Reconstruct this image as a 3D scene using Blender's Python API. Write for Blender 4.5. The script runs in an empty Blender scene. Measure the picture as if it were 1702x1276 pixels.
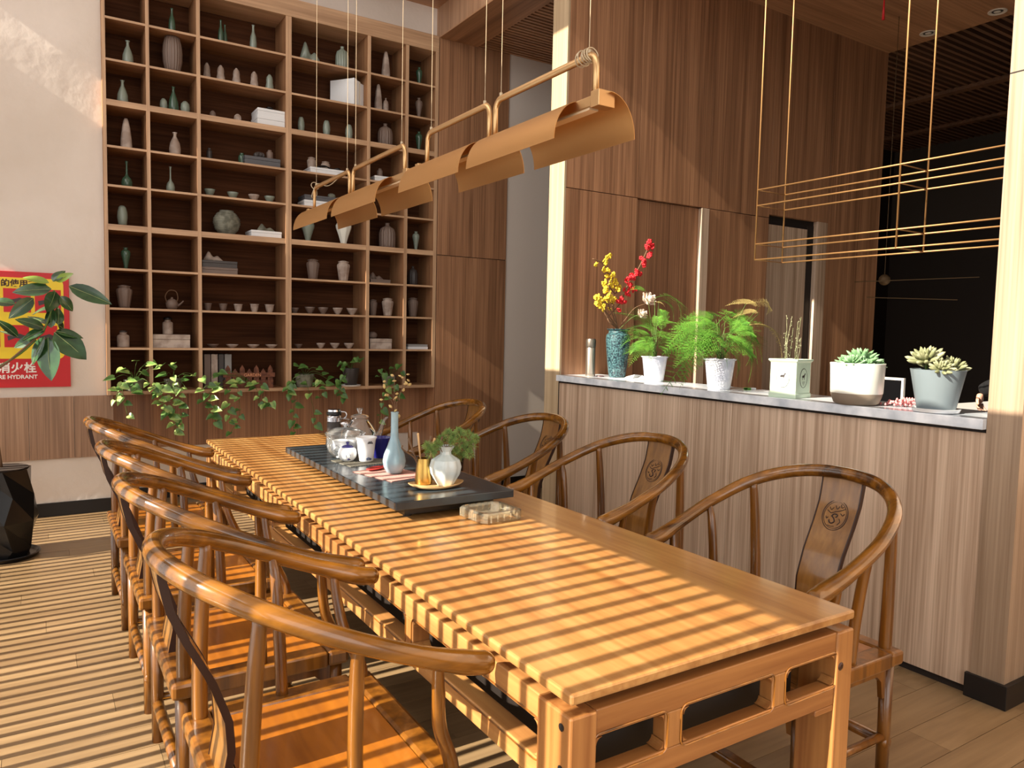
import bpy, math, random
import numpy as np
from mathutils import Vector, Matrix
random.seed(7)
C = bpy.context.scene.collection
PI = math.pi
rad = math.radians

# ---------------------------------------------------------------- camera
YAW, PITCH, ROLL, FPX = 0.566023854, 0.0706992593, 0.0215507822, 1243.22407
EYE = Vector((0, 0, 1.5))
FWD = Vector((math.sin(YAW)*math.cos(PITCH), math.cos(YAW)*math.cos(PITCH), -math.sin(PITCH)))
_r = FWD.cross(Vector((0, 0, 1))).normalized(); _u = _r.cross(FWD)
RGT = math.cos(ROLL)*_r + math.sin(ROLL)*_u
UPV = -math.sin(ROLL)*_r + math.cos(ROLL)*_u
cam = bpy.data.cameras.new('camera'); cam_o = bpy.data.objects.new('camera', cam); C.objects.link(cam_o)
M = Matrix((RGT, UPV, -FWD)).transposed().to_4x4(); M.translation = EYE
cam_o.matrix_world = M
cam.sensor_width = 36; cam.lens = FPX/1702*36; cam.clip_start = 0.05
bpy.context.scene.camera = cam_o
def _ray(x, y): return FWD + RGT*((x-851)/FPX) - UPV*((y-638)/FPX)
def on_x(x, y, X): d = _ray(x, y); return EYE + d*((X-EYE.x)/d.x)
def on_y(x, y, Y): d = _ray(x, y); return EYE + d*((Y-EYE.y)/d.y)
def on_z(x, y, Z): d = _ray(x, y); return EYE + d*((Z-EYE.z)/d.z)
def ppm(P): return FPX/((Vector(P)-EYE).dot(FWD))

# ---------------------------------------------------------------- light
SC = bpy.context.scene
w = bpy.data.worlds.new('world'); SC.world = w; w.use_nodes = True
bg = w.node_tree.nodes['Background']; bg.inputs[0].default_value = (0.97, 0.94, 0.90, 1); bg.inputs[1].default_value = 0.75
SUN_E, SUN_T = rad(32), 0.03
sd = Vector((math.cos(SUN_E)*math.cos(math.atan(SUN_T)), math.cos(SUN_E)*math.sin(math.atan(SUN_T)), -math.sin(SUN_E)))
sl = bpy.data.lights.new('sun', 'SUN'); sl.energy = 14.0; sl.angle = rad(0.28); sl.color = (1.0, 0.90, 0.74)
so = bpy.data.objects.new('sun', sl); C.objects.link(so); so.rotation_euler = sd.to_track_quat('-Z', 'Y').to_euler(); so.location = (-6, 2, 8)
def area(name, loc, rot, sx, sy, power, col):
    l = bpy.data.lights.new(name, 'AREA'); l.shape = 'RECTANGLE'; l.size = sx; l.size_y = sy; l.energy = power; l.color = col
    o = bpy.data.objects.new(name, l); C.objects.link(o); o.location = loc; o.rotation_euler = rot
    return o
# added area fill: daylight outside the left glazing, soft light behind the view
area('daylight_fill_left', (-1.75, 2.4, 3.4), (0, rad(-90), 0), 6.6, 8.0, 470, (1.0, 0.97, 0.93))
area('fill_back', (0.6, -8.0, 3.4), (rad(90), 0, 0), 9.0, 6.5, 350, (1.0, 0.96, 0.91))
SC.view_settings.view_transform = 'Standard'; SC.view_settings.look = 'None'
SC.view_settings.exposure = 0.0; SC.view_settings.gamma = 1.0
try: SC.view_settings.use_curve_mapping = False
except Exception: pass
SC.cycles.max_bounces = 8; SC.cycles.diffuse_bounces = 4; SC.cycles.transmission_bounces = 8; SC.cycles.transparent_max_bounces = 12
SC.cycles.caustics_reflective = False; SC.cycles.caustics_refractive = False
SC.cycles.sample_clamp_indirect = 6

# ---------------------------------------------------------------- materials
def lin(c):
    return tuple(((v/255)/12.92 if v/255 <= 0.04045 else ((v/255+0.055)/1.055)**2.4) for v in c)
def srgb(r, g, b): return lin((r, g, b)) + (1,)
def mat(name, col, rough=0.5, metal=0.0, coat=0.0, trans=0.0, ior=1.45, emit=None, spec=0.5, bump=None, var=None, alpha=1):
    m = bpy.data.materials.new(name); m.use_nodes = True
    nt = m.node_tree; b = nt.nodes['Principled BSDF']
    b.inputs['Base Color'].default_value = srgb(*col); b.inputs['Roughness'].default_value = rough
    b.inputs['Metallic'].default_value = metal; b.inputs['Coat Weight'].default_value = coat
    b.inputs['Coat Roughness'].default_value = 0.12
    b.inputs['Transmission Weight'].default_value = trans; b.inputs['IOR'].default_value = ior
    b.inputs['Specular IOR Level'].default_value = spec
    if emit: b.inputs['Emission Color'].default_value = srgb(*emit[0]); b.inputs['Emission Strength'].default_value = emit[1]
    tc = nt.nodes.new('ShaderNodeTexCoord')
    if var:   # (second colour, scale, contrast lo, hi)
        c2, sc, lo, hi = var
        n = nt.nodes.new('ShaderNodeTexNoise'); n.inputs['Scale'].default_value = sc; n.inputs['Detail'].default_value = 6
        r = nt.nodes.new('ShaderNodeValToRGB'); r.color_ramp.elements[0].position = lo; r.color_ramp.elements[1].position = hi
        r.color_ramp.elements[0].color = srgb(*c2); r.color_ramp.elements[1].color = srgb(*col)
        nt.links.new(tc.outputs['Object'], n.inputs['Vector']); nt.links.new(n.outputs['Fac'], r.inputs[0]); nt.links.new(r.outputs[0], b.inputs['Base Color'])
    if bump:  # (scale, strength, distance)
        n = nt.nodes.new('ShaderNodeTexNoise'); n.inputs['Scale'].default_value = bump[0]; n.inputs['Detail'].default_value = 5
        bp = nt.nodes.new('ShaderNodeBump'); bp.inputs['Strength'].default_value = bump[1]; bp.inputs['Distance'].default_value = bump[2]
        nt.links.new(tc.outputs['Object'], n.inputs['Vector']); nt.links.new(n.outputs['Fac'], bp.inputs['Height']); nt.links.new(bp.outputs[0], b.inputs['Normal'])
    return m
def wood(name, c1, c2, axis='Z', fine=70, along=1.4, rough=0.45, coat=0.0, knots=0.0, mid=None, spec=0.5, per_obj=0.0):
    m = bpy.data.materials.new(name); m.use_nodes = True
    nt = m.node_tree; b = nt.nodes['Principled BSDF']; L = nt.links.new
    tc = nt.nodes.new('ShaderNodeTexCoord'); mp = nt.nodes.new('ShaderNodeMapping')
    oi = nt.nodes.new('ShaderNodeObjectInfo')
    va = nt.nodes.new('ShaderNodeVectorMath'); va.operation = 'MULTIPLY_ADD'
    va.inputs[1].default_value = (1, 1, 1)
    cm = nt.nodes.new('ShaderNodeCombineXYZ')
    mu = nt.nodes.new('ShaderNodeMath'); mu.operation = 'MULTIPLY'; mu.inputs[1].default_value = 17.0
    L(oi.outputs['Random'], mu.inputs[0])
    for k in range(3): L(mu.outputs[0], cm.inputs[k])
    L(tc.outputs['Object'], va.inputs[0]); L(cm.outputs[0], va.inputs[2])
    s = [fine]*3; s['XYZ'.index(axis)] = along
    mp.inputs['Scale'].default_value = s
    L(va.outputs[0], mp.inputs['Vector'])
    n1 = nt.nodes.new('ShaderNodeTexNoise'); n1.inputs['Scale'].default_value = 1; n1.inputs['Detail'].default_value = 4; n1.inputs['Distortion'].default_value = 0.3
    L(mp.outputs[0], n1.inputs['Vector'])
    mp2 = nt.nodes.new('ShaderNodeMapping'); s2 = [fine/7]*3; s2['XYZ'.index(axis)] = along/3; mp2.inputs['Scale'].default_value = s2
    L(va.outputs[0], mp2.inputs['Vector'])
    n2 = nt.nodes.new('ShaderNodeTexNoise'); n2.inputs['Scale'].default_value = 1; n2.inputs['Detail'].default_value = 3; n2.inputs['Distortion'].default_value = 0.8
    L(mp2.outputs[0], n2.inputs['Vector'])
    ad = nt.nodes.new('ShaderNodeMath'); ad.operation = 'ADD'; L(n1.outputs['Fac'], ad.inputs[0]); L(n2.outputs['Fac'], ad.inputs[1])
    src = ad.outputs[0]
    if per_obj:
        m2 = nt.nodes.new('ShaderNodeMath'); m2.operation = 'MULTIPLY_ADD'; m2.inputs[1].default_value = per_obj
        L(oi.outputs['Random'], m2.inputs[0]); L(ad.outputs[0], m2.inputs[2]); src = m2.outputs[0]
    mr = nt.nodes.new('ShaderNodeMapRange'); mr.inputs[1].default_value = 0.72; mr.inputs[2].default_value = 1.28+per_obj
    L(src, mr.inputs[0])
    r = nt.nodes.new('ShaderNodeValToRGB'); r.color_ramp.elements[0].color = srgb(*c2); r.color_ramp.elements[1].color = srgb(*c1)
    if mid: e = r.color_ramp.elements.new(0.5); e.color = srgb(*mid)
    L(mr.outputs[0], r.inputs[0]); out = r.outputs[0]
    if knots:
        v = nt.nodes.new('ShaderNodeTexVoronoi'); v.inputs['Scale'].default_value = knots
        L(va.outputs[0], v.inputs['Vector'])
        rr = nt.nodes.new('ShaderNodeValToRGB'); rr.color_ramp.elements[0].position = 0.02; rr.color_ramp.elements[1].position = 0.06
        rr.color_ramp.elements[0].color = (0.18, 0.18, 0.18, 1)
        L(v.outputs['Distance'], rr.inputs[0])
        mx = nt.nodes.new('ShaderNodeMixRGB'); mx.blend_type = 'MULTIPLY'; mx.inputs[0].default_value = 0.8
        L(out, mx.inputs[1]); L(rr.outputs[0], mx.inputs[2]); out = mx.outputs[0]
    L(out, b.inputs['Base Color'])
    bp = nt.nodes.new('ShaderNodeBump'); bp.inputs['Strength'].default_value = 0.12; bp.inputs['Distance'].default_value = 0.002
    L(n1.outputs['Fac'], bp.inputs['Height']); L(bp.outputs[0], b.inputs['Normal'])
    b.inputs['Roughness'].default_value = rough; b.inputs['Coat Weight'].default_value = coat; b.inputs['Coat Roughness'].default_value = 0.1
    b.inputs['Specular IOR Level'].default_value = spec
    return m
W_LAM = wood('laminate_walnut_beige', (214, 188, 164), (158, 130, 106), 'Z', 90, 1.2, 0.45)
W_LAMD = wood('laminate_low_panel', (176, 140, 112), (130, 99, 77), 'Z', 90, 1.2, 0.45)
W_PIL = wood('laminate_pillar', (168, 144, 120), (130, 106, 84), 'Z', 90, 1.2, 0.45)
W_BRN = wood('laminate_dark_brown', (182, 134, 98), (124, 86, 60), 'Z', 80, 1.0, 0.42)
W_BRNX = wood('laminate_ceiling_brown', (190, 142, 104), (140, 98, 68), 'X', 40, 1.0, 0.4)
W_BEAM = wood('laminate_beam', (182, 146, 116), (140, 104, 78), 'Z', 70, 1.0, 0.45)
W_SLAT = wood('slat_dark_brown', (120, 84, 60), (84, 58, 40), 'X', 40, 1.0, 0.5)
W_BEAMY = wood('laminate_beam_soffit', (176, 130, 94), (126, 88, 60), 'Y', 40, 1.0, 0.4)
W_STRIP = wood('laminate_pale', (194, 172, 140), (160, 136, 106), 'Z', 70, 1.0, 0.4)
W_SHELF = wood('shelf_oak_edge', (204, 166, 130), (166, 130, 98), 'X', 60, 2.0, 0.45)
W_SHELFV = wood('shelf_oak_upright', (204, 166, 130), (166, 130, 98), 'Z', 60, 2.0, 0.45)
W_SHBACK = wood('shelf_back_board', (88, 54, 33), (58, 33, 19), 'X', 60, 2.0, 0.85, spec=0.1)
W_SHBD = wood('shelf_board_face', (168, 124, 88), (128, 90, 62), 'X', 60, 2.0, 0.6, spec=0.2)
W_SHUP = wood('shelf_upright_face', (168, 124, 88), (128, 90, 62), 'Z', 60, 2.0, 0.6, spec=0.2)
W_TABLE = wood('table_pine', (188, 142, 86), (148, 98, 50), 'Y', 45, 1.6, 0.33, 0.25, 0, (170, 121, 68))
W_TABX = wood('table_pine_cross_grain', (174, 120, 66), (132, 80, 38), 'X', 45, 1.8, 0.4, 0.15, 3.2)
W_TABY = wood('table_pine_long_grain', (194, 144, 84), (152, 100, 54), 'Y', 45, 1.8, 0.4, 0.15, 3.2)
W_TABZ = wood('table_pine_leg_grain', (182, 128, 72), (140, 88, 44), 'Z', 45, 1.8, 0.4, 0.15, 3.6)
W_CH = wood('chair_varnished_wood', (140, 88, 26), (76, 43, 11), 'Z', 40, 3, 0.28, 0.5)
W_CHX = wood('chair_rail_wood', (146, 94, 26), (60, 33, 7), 'X', 30, 4, 0.22, 0.7)
W_SEAT = wood('chair_seat_wood', (172, 104, 30), (134, 76, 18), 'Y', 30, 3, 0.3, 0.6)
W_SPLAT = wood('chair_splat_wood', (148, 104, 50), (108, 70, 28), 'Z', 40, 3, 0.3, 0.6)
M_DARKCH = mat('chair_dark_edge', (46, 22, 12), 0.35)
W_FLOOR = wood('floor_plank_wood', (158, 131, 96), (116, 92, 64), 'X', 34, 1.6, 0.36, 0.1, 0, None, 0.5, 0.25)
M_WALL = mat('wall_plaster', (226, 215, 205), 0.85, bump=(3.5, 0.5, 0.03), var=((214, 202, 190), 1.2, 0.35, 0.65))
M_GREY = mat('wall_grey', (226, 214, 202), 0.8)
M_BASE = mat('baseboard_black', (22, 18, 17), 0.4)
M_SEAM_SHADE = mat('seam_shade_dark', (26, 17, 11), 0.7)  # near-black for real seams, also stands in for shade under the tabletop
M_MARB = mat('marble_grey', (240, 243, 248), 0.25, var=((184, 192, 202), 7, 0.36, 0.62), coat=0.3)
M_GOLD = mat('champagne_metal', (206, 168, 120), 0.36, 1.0)
M_GOLDI = mat('lamp_shade_copper', (186, 138, 84), 0.45, 0.8)
M_BRASS = mat('brass_rod', (172, 130, 84), 0.5, 0.8)
M_BRASSD = mat('brass_dim', (96, 76, 52), 0.6, 0.5)
M_WIRE = mat('wire_clear', (190, 170, 140), 0.4, 0.2)
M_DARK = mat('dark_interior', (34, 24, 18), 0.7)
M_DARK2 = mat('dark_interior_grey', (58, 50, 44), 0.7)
M_BLACK = mat('black_gloss', (20, 19, 20), 0.25)
M_TRAY = mat('slate_tray', (52, 62, 68), 0.25, coat=0.2, var=((36, 44, 50), 5, 0.4, 0.6))
def thin_glass(name, tint, gloss, haze, hc=(0.9, 0.92, 0.9, 1)):
    m = bpy.data.materials.new(name); m.use_nodes = True; nt = m.node_tree; L = nt.links.new
    nt.nodes.remove(nt.nodes['Principled BSDF']); out = nt.nodes['Material Output']
    tr_ = nt.nodes.new('ShaderNodeBsdfTransparent'); tr_.inputs[0].default_value = srgb(*tint)
    gl = nt.nodes.new('ShaderNodeBsdfGlossy'); gl.inputs['Roughness'].default_value = 0.03
    df = nt.nodes.new('ShaderNodeBsdfTranslucent'); df.inputs[0].default_value = hc
    d2 = nt.nodes.new('ShaderNodeBsdfDiffuse'); d2.inputs[0].default_value = hc
    a = nt.nodes.new('ShaderNodeAddShader'); L(df.outputs[0], a.inputs[0]); L(d2.outputs[0], a.inputs[1])
    fr = nt.nodes.new('ShaderNodeFresnel'); fr.inputs[0].default_value = gloss
    m1 = nt.nodes.new('ShaderNodeMixShader'); m1.inputs[0].default_value = haze; L(tr_.outputs[0], m1.inputs[1]); L(a.outputs[0], m1.inputs[2])
    m2 = nt.nodes.new('ShaderNodeMixShader'); L(fr.outputs[0], m2.inputs[0]); L(m1.outputs[0], m2.inputs[1]); L(gl.outputs[0], m2.inputs[2])
    L(m2.outputs[0], out.inputs[0]); return m
M_GLASS = thin_glass('clear_glass', (253, 254, 254), 1.35, 0.09)
M_GLASSD = thin_glass('ashtray_glass', (255, 252, 240), 1.4, 0.10, (1.0, 0.92, 0.72, 1))
M_CHROME = mat('chrome', (200, 200, 205), 0.15, 1.0)
M_PORC = mat('porcelain_white', (236, 238, 240), 0.15, coat=0.4)
M_BLUE = mat('cobalt_glaze', (34, 34, 110), 0.15, coat=0.5)
M_INK = mat('ink_blue', (84, 98, 128), 0.3)
M_PALEBLUE = mat('pale_blue_glaze', (160, 188, 196), 0.18, coat=0.4, var=((140, 170, 182), 9, 0.4, 0.6))
M_PALEW = mat('pale_crackle_glaze', (204, 216, 216), 0.2, coat=0.4)
M_GOLDC = mat('gold_cup', (196, 156, 84), 0.28, 1.0)
M_CLOTH = mat('pink_cloth', (190, 140, 130), 0.9, bump=(200, 0.5, 0.003))
M_MAT = mat('mesh_mat', (120, 116, 104), 0.6)
M_RED = mat('red_cord', (170, 50, 44), 0.6)
M_COAST = mat('pale_wood_tray', (214, 172, 118), 0.45)
M_STEM = mat('stem_brown', (110, 82, 58), 0.7)
M_STEMG = mat('stem_green', (84, 108, 48), 0.7)
M_DRY = mat('dry_bud', (214, 194, 120), 0.8, var=((176, 142, 100), 60, 0.4, 0.6))
M_SPRIG = mat('sprig_green', (150, 176, 96), 0.7, var=((104, 140, 78), 30, 0.4, 0.6))
M_LEAF = mat('pothos_leaf', (96, 132, 66), 0.35, var=((58, 92, 40), 14, 0.4, 0.62))
M_LEAFL = mat('pothos_leaf_variegated', (166, 186, 106), 0.35, var=((98, 136, 66), 16, 0.4, 0.62))
M_RUB = mat('rubber_leaf', (52, 86, 48), 0.22, coat=0.4, var=((34, 62, 36), 10, 0.4, 0.6))
M_RUBY = mat('rubber_leaf_young', (128, 152, 58), 0.3, coat=0.3)
M_RUBRIB = mat('leaf_rib', (150, 166, 110), 0.4)
M_FERN = mat('fern_green', (104, 158, 54), 0.6, var=((70, 124, 40), 20, 0.4, 0.6))
M_FERNY = mat('fern_yellowed', (206, 186, 116), 0.6)
M_SOIL = mat('soil', (44, 32, 24), 0.95)
M_POTW = mat('pot_white_grey', (226, 228, 234), 0.25, coat=0.4, var=((186, 190, 206), 9, 0.38, 0.6))
M_CERW = mat('ceramic_ivory', (226, 226, 216), 0.25, coat=0.3)
M_CERB = mat('ceramic_raw_base', (136, 122, 106), 0.7)
M_POTG = mat('pot_slate_grey', (116, 128, 134), 0.45)
M_MINT = mat('mint_tin', (186, 204, 184), 0.4)
M_SUC = mat('succulent_green', (134, 166, 132), 0.5, var=((104, 146, 96), 20, 0.4, 0.6))
M_SUC2 = mat('succulent_olive', (158, 158, 124), 0.6, var=((116, 120, 84), 20, 0.4, 0.6))
M_PINK = mat('sedum_pink', (216, 138, 138), 0.6)
M_SPK = mat('speckled_blue_glaze', (70, 106, 110), 0.35, coat=0.2, var=((20, 38, 48), 90, 0.42, 0.58))
M_YEL = mat('blossom_yellow', (222, 190, 50), 0.6)
M_REDF = mat('blossom_red', (206, 30, 40), 0.6)
M_ROSE = mat('rose_white', (240, 222, 206), 0.7)
M_STEEL = mat('brushed_steel', (176, 164, 150), 0.3, 0.9)
M_PAPER = mat('paper_white', (226, 228, 230), 0.8)
M_PAPB = mat('paper_grey_board', (150, 148, 146), 0.8)
M_CEL = mat('celadon', (132, 142, 130), 0.3, coat=0.3)
M_GRN = mat('dark_green_glaze', (58, 84, 66), 0.25, coat=0.4)
M_WHT = mat('stoneware_white', (186, 170, 158), 0.45, var=((150, 132, 120), 12, 0.4, 0.6))
M_BRG = mat('stoneware_brown_grey', (118, 100, 90), 0.5)
M_CHAR = mat('charcoal_stoneware', (62, 56, 54), 0.4)
M_BOXG = mat('box_dark_grey', (88, 88, 92), 0.6)
M_STONE = mat('stone_pot', (132, 132, 118), 0.8, var=((96, 96, 84), 20, 0.4, 0.6))
M_SIGNR = mat('sign_red', (196, 22, 30), 0.4)
M_SIGNY = mat('sign_yellow', (238, 206, 40), 0.4)
M_SIGNW = mat('sign_white', (236, 232, 226), 0.5)
M_SIGNK = mat('sign_ink', (60, 30, 20), 0.5)
M_FENCE = mat('fence_redwood', (120, 72, 48), 0.6, var=((86, 46, 30), 30, 0.4, 0.6))
M_LET = mat('fence_letter', (214, 150, 110), 0.6)
M_SKIN = mat('skin', (196, 150, 128), 0.5)
M_CLOTHES = mat('navy_clothes', (9, 9, 12), 0.9)
M_HAIR = mat('hair_black', (18, 15, 14), 0.5)
M_DESK = mat('desk_white', (196, 192, 188), 0.4)
M_SCREEN = mat('screen_black', (12, 12, 14), 0.2)
M_DLIGHT = mat('downlight_ring', (210, 200, 186), 0.4)
M_LED = mat('lamp_diffuser', (226, 196, 160), 0.5)
M_REDC = mat('red_tassel', (180, 20, 24), 0.6)

# ---------------------------------------------------------------- mesh helpers
class MB:
    def __init__(s): s.v = []; s.f = []
    def add(s, vs, fs):
        n = len(s.v); s.v += [tuple(v) for v in vs]; s.f += [tuple(i+n for i in f) for f in fs]; return s
    def box(s, x0, x1, y0, y1, z0, z1):
        return s.add([(x0,y0,z0),(x1,y0,z0),(x1,y1,z0),(x0,y1,z0),(x0,y0,z1),(x1,y0,z1),(x1,y1,z1),(x0,y1,z1)],
                     [(0,3,2,1),(4,5,6,7),(0,1,5,4),(1,2,6,5),(2,3,7,6),(3,0,4,7)])
    def cbox(s, c, d, R=None):
        h = Vector(d)/2; vs = []
        for z in (-1,1):
            for (x,y) in ((-1,-1),(1,-1),(1,1),(-1,1)):
                p = Vector((x*h.x, y*h.y, z*h.z)); p = (R @ p if R else p) + Vector(c); vs.append(p)
        return s.add(vs, [(0,3,2,1),(4,5,6,7),(0,1,5,4),(1,2,6,5),(2,3,7,6),(3,0,4,7)])
    def lathe(s, prof, seg=24, c=(0,0,0), flute=0, depth=0.0, sq=None, R=None):
        # prof: list of (r, z), closed at the ends when r == 0
        vs = []; fs = []; rows = []
        for (r, z) in prof:
            if r < 1e-6: rows.append([len(vs)]); vs.append(Vector((0,0,z)))
            else:
                row = []
                for k in range(seg):
                    a = 2*PI*k/seg; rr = r*(1 - depth*(0.5-0.5*math.cos(flute*a))) if flute else r
                    if sq: e = (abs(math.cos(a))**sq + abs(math.sin(a))**sq)**(-1/sq); rr = r*e
                    row.append(len(vs)); vs.append(Vector((rr*math.cos(a), rr*math.sin(a), z)))
                rows.append(row)
        for a, b in zip(rows, rows[1:]):
            for k in range(seg):
                k2 = (k+1) % seg
                if len(a) == 1 and len(b) == 1: continue
                if len(a) == 1: fs.append((a[0], b[k2], b[k])) if False else fs.append((a[0], b[k], b[k2])[::-1])
                elif len(b) == 1: fs.append((a[k], a[k2], b[0]))
                else: fs.append((a[k], a[k2], b[k2], b[k]))
        cv = Vector(c)
        return s.add([(R @ v if R else v)+cv for v in vs], fs)
    def tube(s, pts, rads, seg=10, caps=True, flat=None):
        pts = [Vector(p) for p in pts]
        if not isinstance(rads, (list, tuple)): rads = [rads]*len(pts)
        vs = []; fs = []; up = None
        for i, p in enumerate(pts):
            t = (pts[min(i+1, len(pts)-1)]-pts[max(i-1, 0)])
            t = t.normalized() if t.length > 1e-9 else Vector((0,0,1))
            if up is None:
                up = Vector((0,0,1)) if abs(t.z) < 0.9 else Vector((1,0,0))
            up = (up - t*up.dot(t)); up = up.normalized() if up.length > 1e-6 else t.orthogonal().normalized()
            sd_ = t.cross(up)
            for k in range(seg):
                a = 2*PI*k/seg
                vs.append(p + (sd_*math.cos(a)*(flat or 1) + up*math.sin(a))*rads[i])
        for i in range(len(pts)-1):
            for k in range(seg):
                k2 = (k+1) % seg
                fs.append((i*seg+k, i*seg+k2, (i+1)*seg+k2, (i+1)*seg+k))
        if caps: fs.append(tuple(reversed(range(seg)))); fs.append(tuple((len(pts)-1)*seg+k for k in range(seg)))
        return s.add(vs, fs)
    def prism(s, poly, d0, d1, plane='XZ'):
        # poly in 2D extruded from d0 to d1 along the third axis
        n = len(poly); vs = []
        for d in (d0, d1):
            for (a, b) in poly:
                vs.append({'XZ': (a, d, b), 'YZ': (d, a, b), 'XY': (a, b, d)}[plane])
        fs = [tuple(range(n)), tuple(reversed(range(n, 2*n)))] + [(i, (i+1) % n, (i+1) % n+n, i+n) for i in range(n)]
        return s.add(vs, fs)
    def build(s, name, m, parent=None, smooth=False, bevel=0, loc=None, subd=0):
        me = bpy.data.meshes.new(name); me.from_pydata([tuple(v) for v in s.v], [], s.f); me.materials.append(m)
        import bmesh
        bm = bmesh.new(); bm.from_mesh(me); bmesh.ops.recalc_face_normals(bm, faces=bm.faces); bm.to_mesh(me); bm.free()
        o = bpy.data.objects.new(name, me); C.objects.link(o)
        if parent: o.parent = parent
        if loc is not None: o.location = loc
        if smooth:
            me.polygons.foreach_set('use_smooth', [True]*len(me.polygons))
            if smooth == 'auto': me.set_sharp_from_angle(angle=rad(35))
        if bevel:
            b = o.modifiers.new('bevel', 'BEVEL'); b.width = bevel; b.segments = 2; b.limit_method = 'ANGLE'; b.angle_limit = rad(40)
        if subd: q = o.modifiers.new('s', 'SUBSURF'); q.levels = subd; q.render_levels = subd
        return o
def smooth_path(pts, n=8):
    P = [Vector(p) for p in pts]; P = [P[0]*2-P[1]] + P + [P[-1]*2-P[-2]]; out = []
    for i in range(1, len(P)-2):
        for k in range(n):
            t = k/n; a, b, c_, d = P[i-1:i+3]
            out.append(0.5*((2*b)+(c_-a)*t+(2*a-5*b+4*c_-d)*t*t+(3*b-a-3*c_+d)*t**3))
    out.append(P[-2]); return out
def interp(vals, n):
    out = []
    for i in range(len(vals)-1):
        for k in range(n): out.append(vals[i]+(vals[i+1]-vals[i])*k/n)
    out.append(vals[-1]); return out
def tag(o, label, cat, group=None, kind=None):
    o['label'] = label; o['category'] = cat
    if group: o['group'] = group
    if kind: o['kind'] = kind
    return o
def empty(name, loc=(0,0,0), rz=0):
    o = bpy.data.objects.new(name, None); C.objects.link(o); o.location = loc; o.rotation_euler = (0,0,rz); o.empty_display_size = 0.05
    return o
def thing(name, label, cat, loc=(0,0,0), rz=0, group=None):
    return tag(empty(name, loc, rz), label, cat, group)
def struct(o): o['kind'] = 'structure'; return o
def copy_tree(o, parent=None):
    c = o.copy(); C.objects.link(c); c.parent = parent
    for ch in kids(o): copy_tree(ch, c)
    return c
def kids(o): return [q for q in C.objects if q.parent == o]
def clone(src, parent, loc=None, rot=None, scale=None):
    c = src.copy(); C.objects.link(c); c.parent = parent
    if loc is not None: c.location = loc
    if rot is not None: c.rotation_euler = rot
    if scale is not None: c.scale = (scale,)*3 if not hasattr(scale, '__len__') else scale
    return c
def text(body, size, loc, rot, m, parent, name='lettering', extrude=0.001, align='CENTER', sx=1.0, bold=0.0):
    cu = bpy.data.curves.new(name, 'FONT'); cu.body = body; cu.size = size; cu.extrude = extrude; cu.align_x = align; cu.align_y = 'CENTER'; cu.offset = bold
    cu.materials.append(m)
    f = bpy.data.objects.new('font', cu); C.objects.link(f)
    dg = bpy.context.evaluated_depsgraph_get(); dg.update()
    me = bpy.data.meshes.new_from_object(f.evaluated_get(dg)); bpy.data.objects.remove(f)
    if not me.materials: me.materials.append(m)
    o = bpy.data.objects.new(name, me); C.objects.link(o); o.parent = parent; o.location = loc; o.rotation_euler = rot; o.scale = (sx, 1, 1)
    return o
# ================================================================ STRUCTURE
YS, XC, YP = 6.62, 3.31, 4.55      # shelf front plane, counter plane, partition front
ZC = 7.0
# floor: planks laid along X, each a part
fl = struct(MB().box(-1.7, 3.36, -3.2, 7.05, -0.20, -0.03).build('floor', M_DARK))
pw, k = 0.165, 0
yy = -0.3
plank_mb = MB().box(0, 1.30, 0.0012, pw-0.0012, -0.03, 0).build('plank', W_FLOOR, fl)
plank_mb.location = (-1.6, yy, 0); first = True
row = 0
while yy < 7.0:
    x = -1.6 - (row*0.47 % 1.30)
    while x < 3.36:
        x0, x1 = max(x, -1.6), min(x+1.2985, 3.36)
        if x1-x0 > 0.01:
            if first: first = False; plank_mb.location = (x0, yy, 0); plank_mb.scale.x = (x1-x0)/1.30
            else: clone(plank_mb, fl, (x0, yy, 0), None, ((x1-x0)/1.30, 1, 1))
        x += 1.30
    yy += pw; row += 1
struct(MB().box(-1.7, 3.36, -3.2, -0.3, -0.03, 0).build('floor_rear', W_FLOOR))
struct(MB().box(3.36, 11.5, -3.2, 7.05, -0.35, -0.2).build('floor_kitchen', W_FLOOR))
struct(MB().box(3.36, 3.95, -3.2, 1.41, -0.03, 0.0).build('floor_side', W_FLOOR))

# far wall : white plaster left, above and the recess under the shelves
wf = struct(MB().box(-1.7, 0.455, 6.69, 7.1, 0.0, ZC).box(0.455, 3.31, 6.69, 7.1, 4.285, ZC)
            .box(0.455, 3.31, 6.98, 7.1, 0, 4.285).build('wall_far', M_WALL))
x = -1.54
while x < 0.45:
    x1 = min(x+0.292, 0.50)
    MB().box(x, x1, 6.675, 6.69, 0.445, 0.925).build('panel', W_LAMD, wf, bevel=0.001); x += 0.295
MB().box(0.47, 0.50, 6.69, 6.98, 0.445, 0.94).build('panel', W_LAMD, wf)
x = 0.50
while x < 3.29:
    x1 = min(x+0.597, 3.30)
    MB().box(x, x1, 6.965, 6.98, 0.445, 0.96).build('panel', W_BRN, wf, bevel=0.001); x += 0.6
MB().box(0.455, 0.5, 6.69, 6.98, 0, 0.445).build('return_panel', M_WALL, wf)
bb = struct(MB().box(-1.6, 0.50, 6.672, 6.69, 0, 0.104).box(0.50, 3.30, 6.962, 6.98, 0, 0.104).build('baseboard_far', M_BASE, bevel=0.002))
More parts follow.
